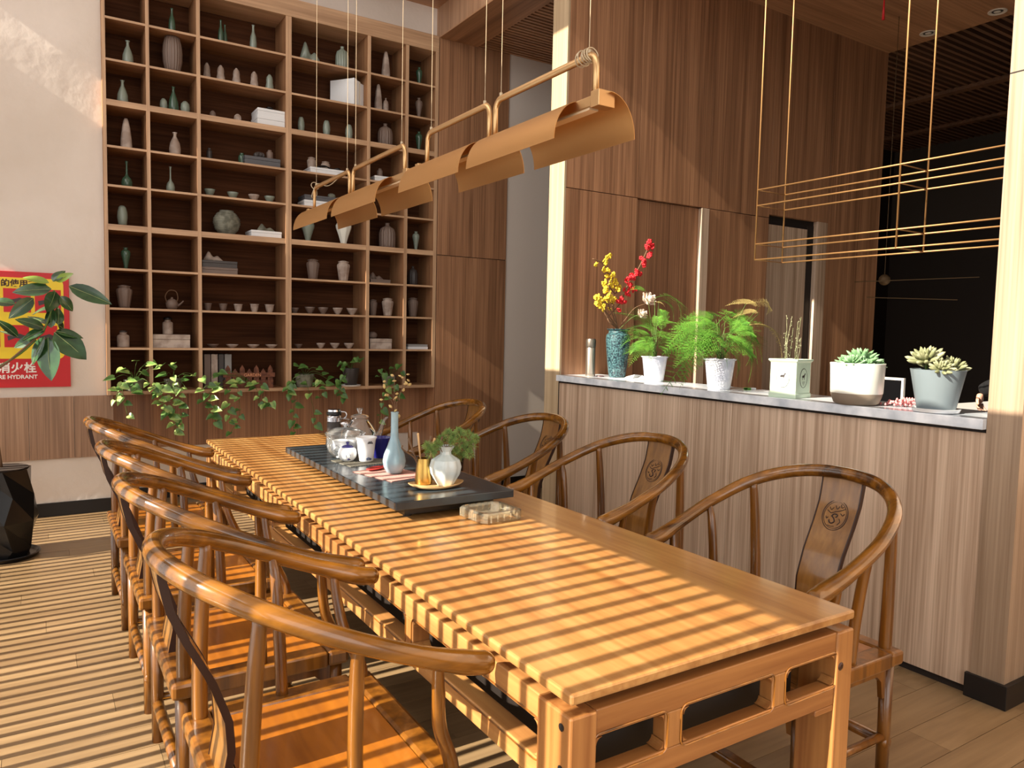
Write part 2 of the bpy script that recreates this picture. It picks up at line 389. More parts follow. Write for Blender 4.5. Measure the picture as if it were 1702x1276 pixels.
# dark wood wall end beside the shelves, then the grey wall of the passage
wd = struct(MB().box(3.316, 4.10, YS+0.012, 7.1, -0.2, 4.46).build('wall_passage', M_SEAM_SHADE))
for (x0, x1) in ((3.31, 3.70), (3.703, 4.098)):
    for (z0, z1) in ((-0.2, 2.222), (2.228, 4.288)):
        MB().box(x0, x1, YS, YS+0.014, z0, z1).build('panel', W_BRN, wd, bevel=0.001)
MB().box(3.296, 3.307, YS+0.01, 6.98, 0.0, 4.288).build('side_panel', W_BRN, wd)
struct(MB().box(4.10, 6.5, YS+0.01, 7.1, -0.2, 4.46).build('wall_grey', M_GREY))
struct(MB().box(4.10, 6.5, YS-0.004, YS+0.012, -0.2, -0.045).build('baseboard_passage', M_BASE))
# beam over the passage and the counter, slatted passage ceiling
bm_ = struct(MB().box(3.31, 3.72, 1.2, 7.1, 4.29, 4.9).build('ceiling_beam', W_BEAM))
MB().box(3.305, 3.722, 1.2, YS, 4.278, 4.29).build('soffit_board', W_BEAMY, bm_)
struct(MB().box(3.30, 3.9, 1.0, 7.1, 4.9, ZC).build('wall_upper_right', M_WALL))
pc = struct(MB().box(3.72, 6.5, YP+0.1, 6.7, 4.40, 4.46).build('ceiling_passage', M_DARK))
mb = MB(); y = 4.72
while y < YS:
    mb.box(3.72, 6.5, y, y+0.028, 4.29, 4.35); y += 0.055
s_ = mb.build('ceiling_slats', W_BRNX, pc); s_['kind'] = 'stuff'
# partition with pale end strip, panels and two niches
pt = struct(MB().box(3.325, 7.30, YP+0.045, YP+0.19, -0.2, 4.40).build('wall_partition', M_SEAM_SHADE))
MB().box(XC, 3.327, YP, YP+0.19, 0.0, 4.28).build('end_strip', W_STRIP, pt)
def panel(x0, x1, z0, z1, m=W_BRN, y0=YP, y1=YP+0.05): return MB().box(x0, x1, y0, y1, z0, z1).build('panel', m, pt, bevel=0.0012)
panel(3.327, 4.030, -0.2, 2.566); panel(3.327, 4.030, 2.572, 4.38)
panel(4.034, 4.828, 2.572, 4.38)
panel(4.835, 5.600, -0.2, 2.566); panel(4.832, 5.600, 2.572, 4.38)
panel(5.604, 6.45, 2.60, 4.38); panel(6.455, 7.30, -0.2, 4.38)
MB().box(4.030, 4.745, YP+0.035, YP+0.05, -0.2, 2.566).build('niche_door', W_BRN, pt)
MB().box(4.745, 4.835, YP-0.004, YP+0.05, -0.2, 2.566).build('niche_jamb', W_LAM, pt, bevel=0.002)
MB().box(5.604, 6.20, YP+0.035, YP+0.05, -0.2, 2.52).build('curtain_panel', W_LAM, pt)
MB().box(6.20, 6.30, YP+0.04, YP+0.05, -0.2, 2.56).build('dark_gap', M_DARK, pt)
MB().box(6.30, 6.45, YP-0.004, YP+0.05, -0.2, 2.60).build('door_jamb', W_LAM, pt, bevel=0.002)
# kitchen ceiling : boarded, then slatted beyond
kc = struct(MB().box(3.72, 7.30, 1.0, YP+0.1, 4.37, 4.46).build('ceiling_kitchen', W_BRNX))
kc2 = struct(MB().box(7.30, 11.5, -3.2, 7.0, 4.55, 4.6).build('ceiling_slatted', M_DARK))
mb = MB(); y = 0.2
while y < 7.0:
    mb.box(7.30, 11.5, y, y+0.035, 4.40, 4.46); y += 0.085
s_ = mb.build('ceiling_slats', W_SLAT, kc2); s_['kind'] = 'stuff'
MB().box(9.0, 9.12, 0.2, 7.0, 4.37, 4.41).build('cross_rail', W_SLAT, kc2); MB().box(10.4, 10.5, 0.2, 7.0, 4.37, 4.41).build('cross_rail', W_SLAT, kc2)
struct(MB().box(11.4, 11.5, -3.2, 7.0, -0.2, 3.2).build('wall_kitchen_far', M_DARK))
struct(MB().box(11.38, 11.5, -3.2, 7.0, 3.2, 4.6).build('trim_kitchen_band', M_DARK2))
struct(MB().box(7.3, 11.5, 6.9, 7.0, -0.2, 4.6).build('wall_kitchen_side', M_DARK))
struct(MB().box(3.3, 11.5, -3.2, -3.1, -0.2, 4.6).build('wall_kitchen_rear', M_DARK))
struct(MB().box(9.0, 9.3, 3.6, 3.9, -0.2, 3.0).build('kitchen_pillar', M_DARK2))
MB().box(XC-0.001, XC+0.02, YP-0.0015, YP+0.006, 0, 1.134).build('seam', M_SEAM_SHADE, pt)
# half-height counter wall, plinth recess, pillar
cw = struct(MB().box(XC+0.016, 3.62, 1.54, YP+0.02, 0.0, 1.133).build('wall_counter', M_DARK))
y = 1.542
for y1 in (2.90, 4.548):
    MB().box(XC, XC+0.018, y, y1-0.002, 0.035, 1.12).build('panel', W_LAM, cw, bevel=0.001); y = y1
MB().box(XC+0.03, XC+0.05, 1.58, YP-0.02, 0, 0.04).build('plinth', M_SEAM_SHADE, cw)
pl = struct(MB().box(XC-0.003, 3.95, 1.41, 1.541, 0.0, 4.29).build('pillar_right', W_PIL))
MB().box(XC-0.0035, 3.951, 1.4095, 1.5415, 2.566, 2.572).build('seam', M_SEAM_SHADE, pl)
struct(MB().box(XC-0.018, 3.95, 1.392, 1.558, 0.0, 0.102).build('baseboard_pillar', M_BASE, bevel=0.002))
struct(MB().box(3.95, 4.10, -3.2, 1.541, -0.2, 4.9).build('wall_right_near', W_LAM))
# hall ceiling, soffit above the shelves
struct(MB().box(-1.7, 3.95, -3.2, 7.1, ZC, ZC+0.1).build('ceiling', M_WALL))
struct(MB().box(-1.5, 3.31, 6.05, 6.70, 4.57, 4.68).build('soffit', W_BRNX))
# left side: glazed wall with tall louvre slats that stripe the sun
wl = struct(MB().box(-1.62, -1.50, -3.2, 6.7, 2.79, 4.22).box(-1.62, -1.50, -3.2, 6.7, 6.8, ZC).build('wall_left', M_WALL))
win = struct(MB().box(-1.62, -1.55, -3.2, 6.7, 0.0, 0.03).build('window_1', M_BASE))
sl0 = MB().box(-0.012, 0.012, -0.0148, 0.0148, 0, 2.79).build('louvre_slat', M_BASE, win, loc=(-1.53, -1.0, 0))
y = -1.0+0.081
while y < 6.68:
    clone(sl0, win, (-1.53, y, 0)); y += 0.081

# ================================================================ SHELVING
sh = thing('shelving_unit', 'tall oak grid shelving unit set into the white wall, six columns wide', 'shelving', (0, 0, 0))
VX = [(0.455, 0.480), (0.757, 0.783), (1.127, 1.156), (1.843, 1.893), (2.581, 2.613), (2.958, 2.990), (3.266, 3.300)]
ROWZ = [4.14, 3.82, 3.51, 3.205, 2.86, 2.563, 2.26, 1.924, 1.616, 1.303, 0.958]      # top face of each board
THICK = {3.205: 0.045, 2.26: 0.045, 0.958: 0.028}
YB = 6.955
for i, (a, b) in enumerate(VX):
    if i == 3:
        for (p, q) in ((a, a+0.0245), (a+0.0255, b)):
            u = MB().box(p, q, YS+.0025, YB, 0.93, 4.16).build('upright', W_SHUP, sh)
            MB().box(p, q, YS, YS+.0025, 0.93, 4.16).build('edging', W_SHELFV, u)
    else:
        u = MB().box(a, b, YS+.0025, YB, 0.93, 4.16).build('upright', W_SHUP, sh)
        MB().box(a, b, YS, YS+.0025, 0.93, 4.16).build('edging', W_SHELFV, u)
for z in ROWZ:
    t = THICK.get(z, 0.017)
    for (a, b) in zip(VX, VX[1:]):
        if z == 4.14: continue
        u = MB().box(a[1], b[0], YS+0.0055, YB, z-t, z).build('shelf_board', W_SHBD, sh)
        MB().box(a[1], b[0], YS+0.003, YS+0.0055, z-t, z).build('edging', W_SHELF, u)
MB().box(0.455, 3.30, YS-0.004, YB, 4.14, 4.29).build('top_panel', W_SHELF, sh, bevel=0.002)
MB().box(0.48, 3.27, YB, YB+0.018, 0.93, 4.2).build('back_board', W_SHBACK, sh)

# ---- shelf contents
ROWN = {1: 'top shelf', 2: 'second shelf from top', 3: 'third shelf from top', 4: 'fourth shelf from top', 5: 'fifth shelf from top',
        6: 'sixth shelf from top', 7: 'seventh shelf from top', 8: 'eighth shelf from top', 9: 'shelf above the plants', 10: 'bottom shelf'}
COLN = {'A': 'first column', 'B': 'second column', 'C': 'third column', 'D': 'fourth column', 'E': 'fifth column', 'F': 'last column'}
YI = 6.745
PROF = {   # normalised (r, z)
 'bottle': [(0,0),(.8,0),(.98,.08),(1,.2),(.92,.42),(.62,.62),(.3,.78),(.24,.9),(.3,.97),(.42,1),(.3,.985),(0,.97)],
 'slim': [(0,0),(.75,0),(1,.1),(1,.35),(.8,.58),(.4,.74),(.32,.88),(.36,.96),(.46,1),(.3,.985),(0,.97)],
 'long_neck': [(0,0),(.7,0),(1,.1),(1,.24),(.8,.36),(.34,.46),(.2,.56),(.17,.85),(.24,.96),(.34,1),(.2,.985),(0,.97)],
 'drum': [(0,0),(.62,0),(.8,.12),(.97,.35),(1,.58),(.93,.8),(.78,.94),(.74,1),(.66,1),(.6,.95),(0,.93)],
 'gourd': [(0,0),(.86,0),(1,.1),(.9,.35),(.74,.55),(.78,.68),(.66,.84),(.35,.95),(.2,1),(0,1)],
 'egg': [(0,0),(.6,0),(.85,.15),(1,.45),(.95,.7),(.7,.92),(.45,1),(.35,.99),(0,.96)],
 'cone': [(0,0),(.95,0),(1,.02),(.9,.35),(.68,.7),(.42,.93),(.25,1),(0,1)],
 'pear': [(0,0),(.7,0),(.95,.12),(1,.3),(.85,.55),(.45,.75),(.26,.85),(.28,.93),(.42,1),(.28,.98),(0,.96)],
 'jar': [(0,0),(.62,0),(.7,.08),(.86,.45),(1,.72),(.96,.8),(.72,.86),(.7,.9),(.82,.91),(.82,.94),(.3,.99),(0,1)],
 'amphora': [(0,0),(.34,0),(.38,.04),(.4,.1),(.62,.35),(.96,.66),(1,.76),(.85,.86),(.4,.91),(.36,.95),(.55,1),(.3,.99),(0,.98)],
 'globe': [(0,0),(.5,0),(.55,.04),(.85,.22),(1,.48),(.96,.68),(.7,.9),(.5,.95),(.54,1),(.46,1),(.4,.96),(0,.94)],
 'ribbottle': [(0,0),(.85,0),(.97,.06),(1,.35),(.98,.6),(.8,.78),(.35,.87),(.24,.9),(.24,.97),(.3,1),(.2,.99),(0,.98)],
 'bowl': [(0,0),(.35,0),(.38,.12),(.6,.3),(.9,.75),(1,1),(.93,1),(.8,.7),(.5,.35),(0,.3)],
 'cup': [(0,0),(.5,0),(.55,.08),(.72,.3),(.8,.55),(.86,.85),(1,1),(.9,1),(.78,.85),(.6,.3),(0,.25)],
 'tin': [(0,0),(.92,0),(1,.05),(1,.72),(.9,.8),(.55,.86),(.55,.92),(.62,.97),(.5,1),(0,1)],
 'round': [(0,0),(.6,0),(.9,.2),(1,.5),(.85,.8),(.4,.97),(.2,1),(0,1)],
}
def sized(x, row, h, w_, y=YI, extra=0.0):
    z = ROWZ[row]; P = on_y(x, 638-(z-1.5)*190, y)
    # iterate once for the true picture row of this shelf
    q = P.copy()
    for _ in range(3):
        v = Vector((q.x, y, z)) - EYE; py = 638 - FPX*v.dot(UPV)/v.dot(FWD); q = on_y(x, py, y)
    s = ppm((q.x, y, z)); hid = max(0, (z-1.5))*(y-YS)/y
    return q.x, z, h/s + hid + extra, (w_ or 8)/2/s
def pot_obj(name, prof, X, z, h, r, m, label, cat, y=YI, flute=0, depth=0, sq=None, seg=24, group=None):
    o = MB().lathe([(a*r, b*h) for a, b in PROF[prof]], seg, flute=flute, depth=depth, sq=sq).build(name, m, None, smooth=True, loc=(X, y, z))
    return tag(o, label, cat, group)
IT = [ # name, profile, px, row, h, w, mat, look, cat, col, opts
 ('bottle_vase','slim',286,1,34,11,M_GRN,'slim dark green bottle vase','vase','B',{}),
 ('bottle_vase','slim',367,1,32,9,M_GRN,'slim near-black green bottle vase, left of the pale one','vase','C',{}),
 ('bottle_vase','slim',374,1,26,8,M_GRN,'shorter near-black green bottle vase, touching the slim one','vase','C',{'y':6.8}),
 ('bottle_vase','slim',421,1,35,11,M_CEL,'slim pale celadon bottle vase','vase','C',{}),
 ('ribbed_bottle','ribbottle',568.6,1,31,22,M_CEL,'grey-green ribbed bottle vase with short neck','vase','D',{'flute':18,'depth':.1,'seg':72}),
 ('tapered_vase','cone',641,1,38,14,M_WHT,'white tapered facet vase','vase','E',{'sq':3}),
 ('amphora_vase','amphora',696.5,1,24,11,M_GRN,'small dark green shouldered vase','vase','F',{}),
 ('bottle_vase','bottle',212.7,2,33,17,M_CEL,'pale celadon bottle vase with flared lip','vase','A',{}),
 ('fluted_vase','drum',287,2,52,31,M_BRG,'large fluted brown-grey drum vase','vase','B',{'flute':20,'depth':.1,'seg':80}),
 ('gourd_jar','gourd',344,2,22,13,M_WHT,'first from left of five small gourd jars','jar','C',{'y':6.8}),
 ('gourd_jar','gourd',367,2,22,14,M_WHT,'second from left of five small gourd jars','jar','C',{}),
 ('gourd_jar','gourd',393,2,22,14,M_WHT,'middle one of five small gourd jars','jar','C',{}),
 ('gourd_jar','gourd',422.5,2,22,14,M_WHT,'fourth from left of five small gourd jars','jar','C',{}),
 ('gourd_jar','gourd',448,2,22,14,M_CEL,'rightmost and greenest of five small gourd jars','jar','C',{}),
 ('tapered_vase','cone',628.5,2,39,13,M_WHT,'white tapered facet vase beside a small bottle','vase','E',{'sq':3}),
 ('small_bottle','ribbottle',641,2,19,9.5,M_WHT,'small white bottle to the right of the tapered vase','bottle','E',{}),
 ('amphora_vase','amphora',696,2,29,12,M_BRG,'dark grey shouldered vase','vase','F',{}),
 ('bottle_vase','bottle',204,3,33,17,M_CEL,'pale green bottle vase','vase','A',{}),
 ('round_jar','round',272,3,15,12,M_CEL,'small pale round jar left of the dark bottle','jar','B',{}),
 ('bottle_vase','bottle',288.5,3,36,16,M_GRN,'dark green bottle vase between two round jars','vase','B',{}),
 ('round_jar','round',308,3,16,15,M_CEL,'pale green round jar right of the dark bottle','jar','B',{}),
 ('small_cup','round',353.6,3,8,10,M_BRG,'tiny brown cup, farther left','cup','C',{}),
 ('small_cup','round',395,3,9,12,M_WHT,'tiny white cup left of the stacked boxes','cup','C',{}),
 ('egg_vase','egg',500.6,3,21,11,M_CEL,'left one of three pale egg vases','vase','D',{}),
 ('egg_vase','egg',542.7,3,22,12,M_CEL,'middle one of three pale egg vases','vase','D',{}),
 ('egg_vase','egg',580,3,21,12,M_CEL,'right one of three pale egg vases','vase','D',{}),
 ('ribbed_bottle','ribbottle',640,3,32,25,M_BRG,'wide grey ribbed bottle vase','vase','E',{'flute':16,'depth':.12,'seg':64}),
 ('amphora_vase','amphora',696,3,28,12,M_GRN,'small dark green shouldered vase','vase','F',{}),
 ('tapered_vase','cone',210,4,46,18,M_WHT,'tall pinkish white facet vase','vase','A',{'sq':3}),
 ('pear_vase','pear',291,4,34,18,M_WHT,'white pear shaped vase','vase','B',{}),
 ('small_jar','tin',348,4,16,9,M_CHAR,'small charcoal jar near the left upright','jar','C',{}),
 ('small_jar','tin',402,4,15,11,M_GRN,'small green jar left of the dark box','jar','C',{}),
 ('tall_cup','jar',517.7,4,24,15,M_WHT,'left one of two speckled white tea jars','jar','D',{}),
 ('tall_cup','jar',541,4,20,15,M_WHT,'right one of two speckled white tea jars','jar','D',{}),
 ('amphora_vase','amphora',698,4,23,12,M_CEL,'small green shouldered vase','vase','F',{}),
 ('long_neck_vase','long_neck',211,5,40,17,M_GRN,'dark green long-necked vase','vase','A',{}),
 ('long_neck_vase','long_neck',283.6,5,39,13,M_CEL,'grey-green long-necked vase','vase','B',{}),
 ('tea_bowl','bowl',348.5,5,9,18,M_CEL,'first from left of four shallow tea bowls','bowl','C',{}),
 ('tea_bowl','bowl',387,5,8,18,M_CEL,'second from left of four shallow tea bowls','bowl','C',{}),
 ('tea_bowl','bowl',422,5,8,18,M_WHT,'third from left of four shallow tea bowls','bowl','C',{}),
 ('tea_bowl','bowl',448,5,8,17,M_CEL,'rightmost of four shallow tea bowls','bowl','C',{}),
 ('egg_vase','egg',203.7,6,31,16,M_CEL,'pale grey pointed egg vase','vase','A',{}),
 ('globe_jar','globe',376.7,6,37,43,M_STONE,'large round banded grey jar','jar','C',{'bands':1}),
 ('white_jar','amphora',511.6,6,34,22,M_CEL,'pale green jar partly behind the lamp','jar','D',{}),
 ('white_jar','amphora',571,6,38,27,M_CERW,'white jar behind the lamp shade tip','jar','D',{'flute':8,'depth':.08,'seg':48}),
 ('ribbed_bottle','ribbottle',643.4,6,39,28,M_BRG,'large brown ribbed bottle vase','vase','E',{'flute':16,'depth':.12,'seg':64}),
 ('amphora_vase','amphora',691,6,29,12,M_CEL,'green shouldered vase','vase','F',{}),
 ('amphora_vase','amphora',209.4,7,34,15,M_GRN,'grey-green shouldered vase','vase','A',{}),
 ('lidded_jar','jar',520,7,33,22,M_BRG,'left one of two facet jars with lids','jar','D',{'flute':10,'depth':.07,'seg':40}),
 ('lidded_jar','jar',570.6,7,33,22,M_WHT,'right one of two facet jars with lids','jar','D',{'flute':10,'depth':.07,'seg':40}),
 ('ribbed_bottle','ribbottle',686,7,30,16,M_CHAR,'dark ribbed bottle vase','vase','F',{'flute':12,'depth':.12,'seg':48}),
 ('lidded_jar','jar',207,8,38,25,M_BRG,'big brown-grey facet jar with lid','jar','A',{'flute':10,'depth':.07,'seg':40}),
 ('tea_cup','cup',345.7,8,12,13,M_BRG,'first from left of five flared tea cups','cup','C',{}),
 ('tea_cup','cup',371,8,12,14,M_BRG,'second from left of five flared tea cups','cup','C',{}),
 ('tea_cup','cup',396,8,12,15,M_WHT,'middle one of five flared tea cups','cup','C',{}),
 ('tea_cup','cup',423,8,13,15,M_WHT,'fourth from left of five flared tea cups','cup','C',{}),
 ('tea_cup','cup',448,8,13,16,M_WHT,'rightmost of five flared tea cups','cup','C',{}),
 ('tea_bowl','bowl',490,8,9,14,M_BRG,'faint brown tea bowl, first of five','bowl','D',{}),
 ('tea_bowl','bowl',515,8,11,17,M_BRG,'second of five brown tea bowls','bowl','D',{}),
 ('tea_bowl','bowl',537,8,11,17,M_BRG,'middle one of five brown tea bowls','bowl','D',{}),
 ('tea_bowl','bowl',561,8,11,17,M_WHT,'fourth of five brown tea bowls','bowl','D',{}),
 ('tea_bowl','bowl',585,8,11,18,M_WHT,'palest, rightmost of five tea bowls','bowl','D',{}),
 ('lidded_jar','jar',620,8,27,14,M_BRG,'dim facet jar against the left upright','jar','E',{'flute':10,'depth':.07,'seg':40}),
 ('lidded_jar','jar',644,8,30,20,M_WHT,'white facet jar before a dim one','jar','E',{'flute':10,'depth':.07,'seg':40}),
 ('lidded_jar','jar',686,8,32,18,M_BRG,'brown-grey facet jar with lid','jar','F',{'flute':10,'depth':.07,'seg':40}),
 ('tea_caddy','tin',205,9,25,19,M_WHT,'cream tea caddy with dark knob lid','jar','A',{}),
 ('tea_bowl','bowl',354,9,6,19,M_BRG,'first from left of four flat tea saucers','bowl','C',{}),
 ('tea_bowl','bowl',386,9,6,20,M_WHT,'second from left of four flat tea saucers','bowl','C',{}),
 ('tea_bowl','bowl',421,9,6,20,M_WHT,'third from left of four flat tea saucers','bowl','C',{}),
 ('tea_bowl','bowl',451,9,6,20,M_WHT,'rightmost of four flat tea saucers','bowl','C',{}),
 ('tea_bowl','bowl',496,9,7,13,M_BRG,'dim footed bowl far left of three pale ones','bowl','D',{}),
 ('tea_bowl','bowl',533,9,9,15,M_WHT,'left one of three pale footed bowls','bowl','D',{}),
 ('tea_bowl','bowl',556.5,9,9,16,M_WHT,'middle one of three pale footed bowls','bowl','D',{}),
 ('tea_bowl','bowl',580,9,9,17,M_WHT,'right one of three pale footed bowls','bowl','D',{}),
 ('small_cup','cup',560,10,12,11,M_BLACK,'small black cup left of the dark plant pot','cup','D',{}),
]
for (nm, pf, px, row, h, w_, m, look, cat, col, op) in IT:
    op = dict(op); y = op.pop('y', YI); bands = op.pop('bands', 0)
    X, z, H, R_ = sized(px, row, h, w_, y)
    lab = look + ', ' + COLN[col] + ', ' + ROWN[row]
    lab = ' '.join(lab.split())
    t = pot_obj(nm, pf, X, z, H, R_, m, lab, cat, y, **op)
    if bands:
        mb = MB()
        for kz in np.linspace(0.2, 0.86, 9):
            rr = np.interp(kz, [.04,.22,.48,.68,.9], [.55,.85,1,.96,.7])*R_
            mb.lathe([(rr-.002, kz*H-.003), (rr+.004, kz*H), (rr-.002, kz*H+.003)], 32)
        mb.build('raised_band', M_STONE, t, smooth=True)
    if nm == 'tea_caddy':
        MB().lathe([(0, H*.97), (R_*.55, H*.97), (R_*.62, H*1.05), (R_*.3, H*1.12), (0, H*1.14)], 20).build('lid', M_CHAR, t, smooth=True)
def box_on(name, px0, px1, row, z0px, hpx, m, label, cat='box', y0=6.66, d=0.2, dz=0.0, group=None):
    X0, z, _, _ = sized(px0, row, 1, 1, y0); X1 = sized(px1, row, 1, 1, y0)[0]
    s = ppm((X0, y0, z)); zb = z + z0px/s; h = hpx/s
    o = MB().box(0, X1-X0, 0, d, 0, h).build(name, m, None, bevel=0.002, loc=(X0, y0, zb + dz))
    return tag(o, label, cat, group), X0, X1, zb+h+dz
def lip(row, y=6.66): z = ROWZ[row]; return max(0, z-1.5)*(y-YS)/y
def mountain(name, X0, X1, z, h, m, label, y=6.74):
    n = 22; prof = []
    for i in range(n+1):
        t = i/n
        v = 0.16 + 0.84*math.exp(-((t-0.28)/0.17)**2) + 0.42*math.exp(-((t-0.68)/0.17)**2)
        v *= min(1, t*12)*min(1, (1-t)*9)+0.0
        prof.append((X0+(X1-X0)*t, max(0.02, v)*h))
    vs = []; fs = []
    for (x, hh) in prof:
        for k in range(7):
            a = -PI/2 + PI*k/6
            vs.append((x, 0.035*math.sin(a)*(0.4+0.6*hh/h), hh*math.cos(a)**0.7 if abs(math.cos(a)) > 1e-6 else 0))
    for i in range(n):
        for k in range(6): fs.append((i*7+k, i*7+k+1, (i+1)*7+k+1, (i+1)*7+k))
        fs.append((i*7, (i+1)*7, (i+1)*7+6, i*7+6))
    fs.append(tuple(range(7))); fs.append(tuple(n*7+k for k in range(7)))
    o = MB().add(vs, fs).build(name, m, None, smooth=True, loc=(0, y, z)); return tag(o, label, 'ornament')
# boxes, books, ornaments
a = sized(496, 1, 1, 1)[0]; b = sized(535, 1, 1, 1)[0]
mountain('mountain_ornament', a, b, 3.82, 0.185, M_CEL, 'celadon double-peak mountain ornament, fourth column, top shelf')
# big white books second row D
bx = [536, 588, 595, 601, 607]
tops = [0.235, 0.225, 0.225, 0.215, 0.215]
X = sized(588, 2, 1, 1, 6.64)[0]; BY = 6.632; BA = rad(35)
for i, wd_ in enumerate([0.040, 0.030, 0.024, 0.028, 0.022]):
    t = thing('book', ['white slipcase book showing its wide cover, leftmost of five, fourth column, second shelf from top',
                       'white book next to the wide slipcase, second of five standing books', 'cream book in the middle of five standing white books',
                       'white book with grey spine foot, fourth of five standing white books', 'thin pale book leaning last against the upright, rightmost of five standing books'][i],
              'book', (X, BY, 3.51), BA, 'white books standing on the second shelf')
    dep = 0.26 if i == 0 else 0.19
    MB().box(0, 0.003, 0, dep, 0, tops[i]).box(wd_-0.003, wd_, 0, dep, 0, tops[i]).box(0.003, wd_-0.003, 0, 0.003, 0, tops[i]).build('cover', M_PAPER if i != 2 else M_CERW, t)
    MB().box(0.0032, wd_-0.0032, 0.0035, dep-0.004, 0.003, tops[i]-0.003).build('pages', M_CERW, t)
    X += (wd_+0.0015)*math.cos(BA); BY += (wd_+0.0015)*math.sin(BA)
def stack(row, px0, px1, hs, mats, labs, name='box', y0=6.65, d=0.22, cat='box'):
    z0 = lip(row, y0)*0; out = []
    s = ppm((1.5, y0, ROWZ[row])); zb = ROWZ[row]
    for i, (h, m, l) in enumerate(zip(hs, mats, labs)):
        X0 = sized(px0, row, 1, 1, y0)[0]; X1 = sized(px1, row, 1, 1, y0)[0]
        hh = h/s + (lip(row, y0) if i == 0 else 0)
        t = thing(name, l, cat, (X0+(0.004*i), y0+0.003*i, zb)); W = X1-X0-0.006*i
        MB().box(0, W, 0, d, 0, hh*0.62).build('body', m, t, bevel=0.0015)
        MB().box(-0.0015, W+0.0015, -0.0015, d+0.0015, hh*0.64, hh).build('lid', m, t, bevel=0.0015)
        zb += hh; out.append(t)
    return zb, X0, X1
zt, a, b = stack(3, 428, 475, [14, 12], [M_PAPER, M_PAPER], ['lower of two stacked white boxes, third column, third shelf from top', 'upper of two stacked white boxes under a black bowl'])
pot_obj('black_bowl', 'bowl', (a+b)/2, zt, 0.03, 0.03, M_BLACK, 'small black bowl on top of two white boxes', 'bowl', 6.72)
zt, a, b = stack(4, 407, 466, [13], [M_BOXG], ['flat dark grey box, third column, fourth shelf from top'])
pot_obj('small_jar', 'tin', b-0.07, zt, 0.085, 0.028, M_BRG, 'small brown jar standing on the dark grey box', 'jar', 6.73)
pot_obj('pine_ornament', 'round', b-0.16, zt, 0.055, 0.05, M_CHAR, 'low dark scalloped ornament on the dark grey box', 'ornament', 6.72, flute=9, depth=0.3, seg=54)
zt, a, b = stack(4, 516, 573, [9], [M_PAPER], ['flat white box under black scissors-like ornament, fourth column, fourth shelf from top'])
t = MB().tube(smooth_path([(a+.08, 6.70, zt+.012), (a+.15, 6.71, zt+.03), (a+.22, 6.72, zt+.012), (a+.27, 6.70, zt+.02), (b-.01, 6.72, zt+.012)]), 0.009, 8).build('black_branch', M_BLACK, None, smooth=True)
tag(t, 'black curled branch ornament lying on the flat white box', 'ornament')
zt, a, b = stack(4, 623, 658, [9], [M_PAPER], ['flat white box, fifth column, fourth shelf from top'])
pot_obj('small_jar', 'tin', (a+b)/2-.02, zt, 0.085, 0.027, M_BRG, 'small grey jar on the flat white box of the fifth column', 'jar', 6.74)
zt, a, b = stack(5, 506, 573, [10, 9], [M_PAPER, M_BOXG], ['pale flat box under a grey one, fourth column, fifth shelf from top', 'dark grey flat box lying on a pale box behind the lamp'], d=0.2)
pot_obj('round_jar', 'round', b-0.10, zt, 0.045, 0.035, M_STONE, 'pebble-like round jar on the dark grey flat box', 'jar', 6.72)
zt, a, b = stack(6, 418, 468, [10], [M_PAPER], ['flat white box with a small rock ornament, third column, sixth shelf from top'])
mountain('mountain_ornament', a+0.06, b-0.02, zt, 0.07, M_STONE, 'small grey rock ornament on the flat white box')
zt, a, b = stack(7, 336, 395, [10, 11], [M_BRG, M_CHAR], ['lower of two stacked brown boxes, third column, seventh shelf from top', 'upper darker of two stacked brown boxes below a mountain ornament'])
mountain('mountain_ornament', a+0.02, a+0.19, zt, 0.08, M_WHT, 'pale mountain ornament on the two brown boxes')
zt, a, b = stack(7, 616, 649, [6], [M_BRG], ['thin brown box, fifth column, seventh shelf from top'])
mountain('mountain_ornament', a+0.01, b-0.03, zt, 0.07, M_BRG, 'dim mountain ornament on the thin brown box')
zt, a, b = stack(9, 254, 316, [21], [M_WHT], ['long cream box, second column, shelf above the plants'])
t = pot_obj('tea_caddy', 'tin', sized(279, 9, 1, 1)[0], zt, 0.125, 0.04, M_WHT, 'cream tea caddy with black lid on the long cream box', 'jar', 6.74)
MB().lathe([(0, .12), (.03, .12), (.036, .13), (.02, .145), (0, .147)], 20).build('lid', M_BLACK, t, smooth=True)
zt, a, b = stack(9, 615, 651, [19], [M_WHT], ['tall cream box, fifth column, shelf above the plants'])
pot_obj('round_jar', 'round', a+0.06, zt, 0.065, 0.045, M_BRG, 'squat brown round jar on the tall cream box', 'jar', 6.74)
zt, a, b = stack(9, 678, 711, [4.5, 4.5], [M_PAPER, M_PAPB], ['lower of two thin books lying flat, last column', 'upper of two thin books lying flat, last column'], name='book', cat='book')
# binders bottom row
for i, (p0, p1, h, m, l) in enumerate([(340, 350, 55, M_BRG, 'narrow brown-grey binder at the left upright, bottom shelf'), (351.5, 362, 55, M_WHT, 'cream binder beside the brown-grey one, bottom shelf'), (364, 372, 54, M_CHAR, 'near-black binder in the middle of the bottom shelf row'), (374, 385, 54, M_PAPB, 'light grey binder, rightmost before the picket planter')]):
    X0 = sized(p0, 10, 1, 1, 6.72)[0]; X1 = sized(p1, 10, 1, 1, 6.72)[0]
    t = thing('binder', l, 'book', (X0, 6.72, 0.958), 0, 'binders on the bottom shelf')
    MB().box(0, .003, 0, .2, 0, .29).box(X1-X0-.003, X1-X0, 0, .2, 0, .29).box(.003, X1-X0-.003, 0, .003, 0, .29).build('cover', m, t)
    MB().box(.0035, X1-X0-.0035, .004, .195, .004, .285).build('pages', M_PAPER, t)
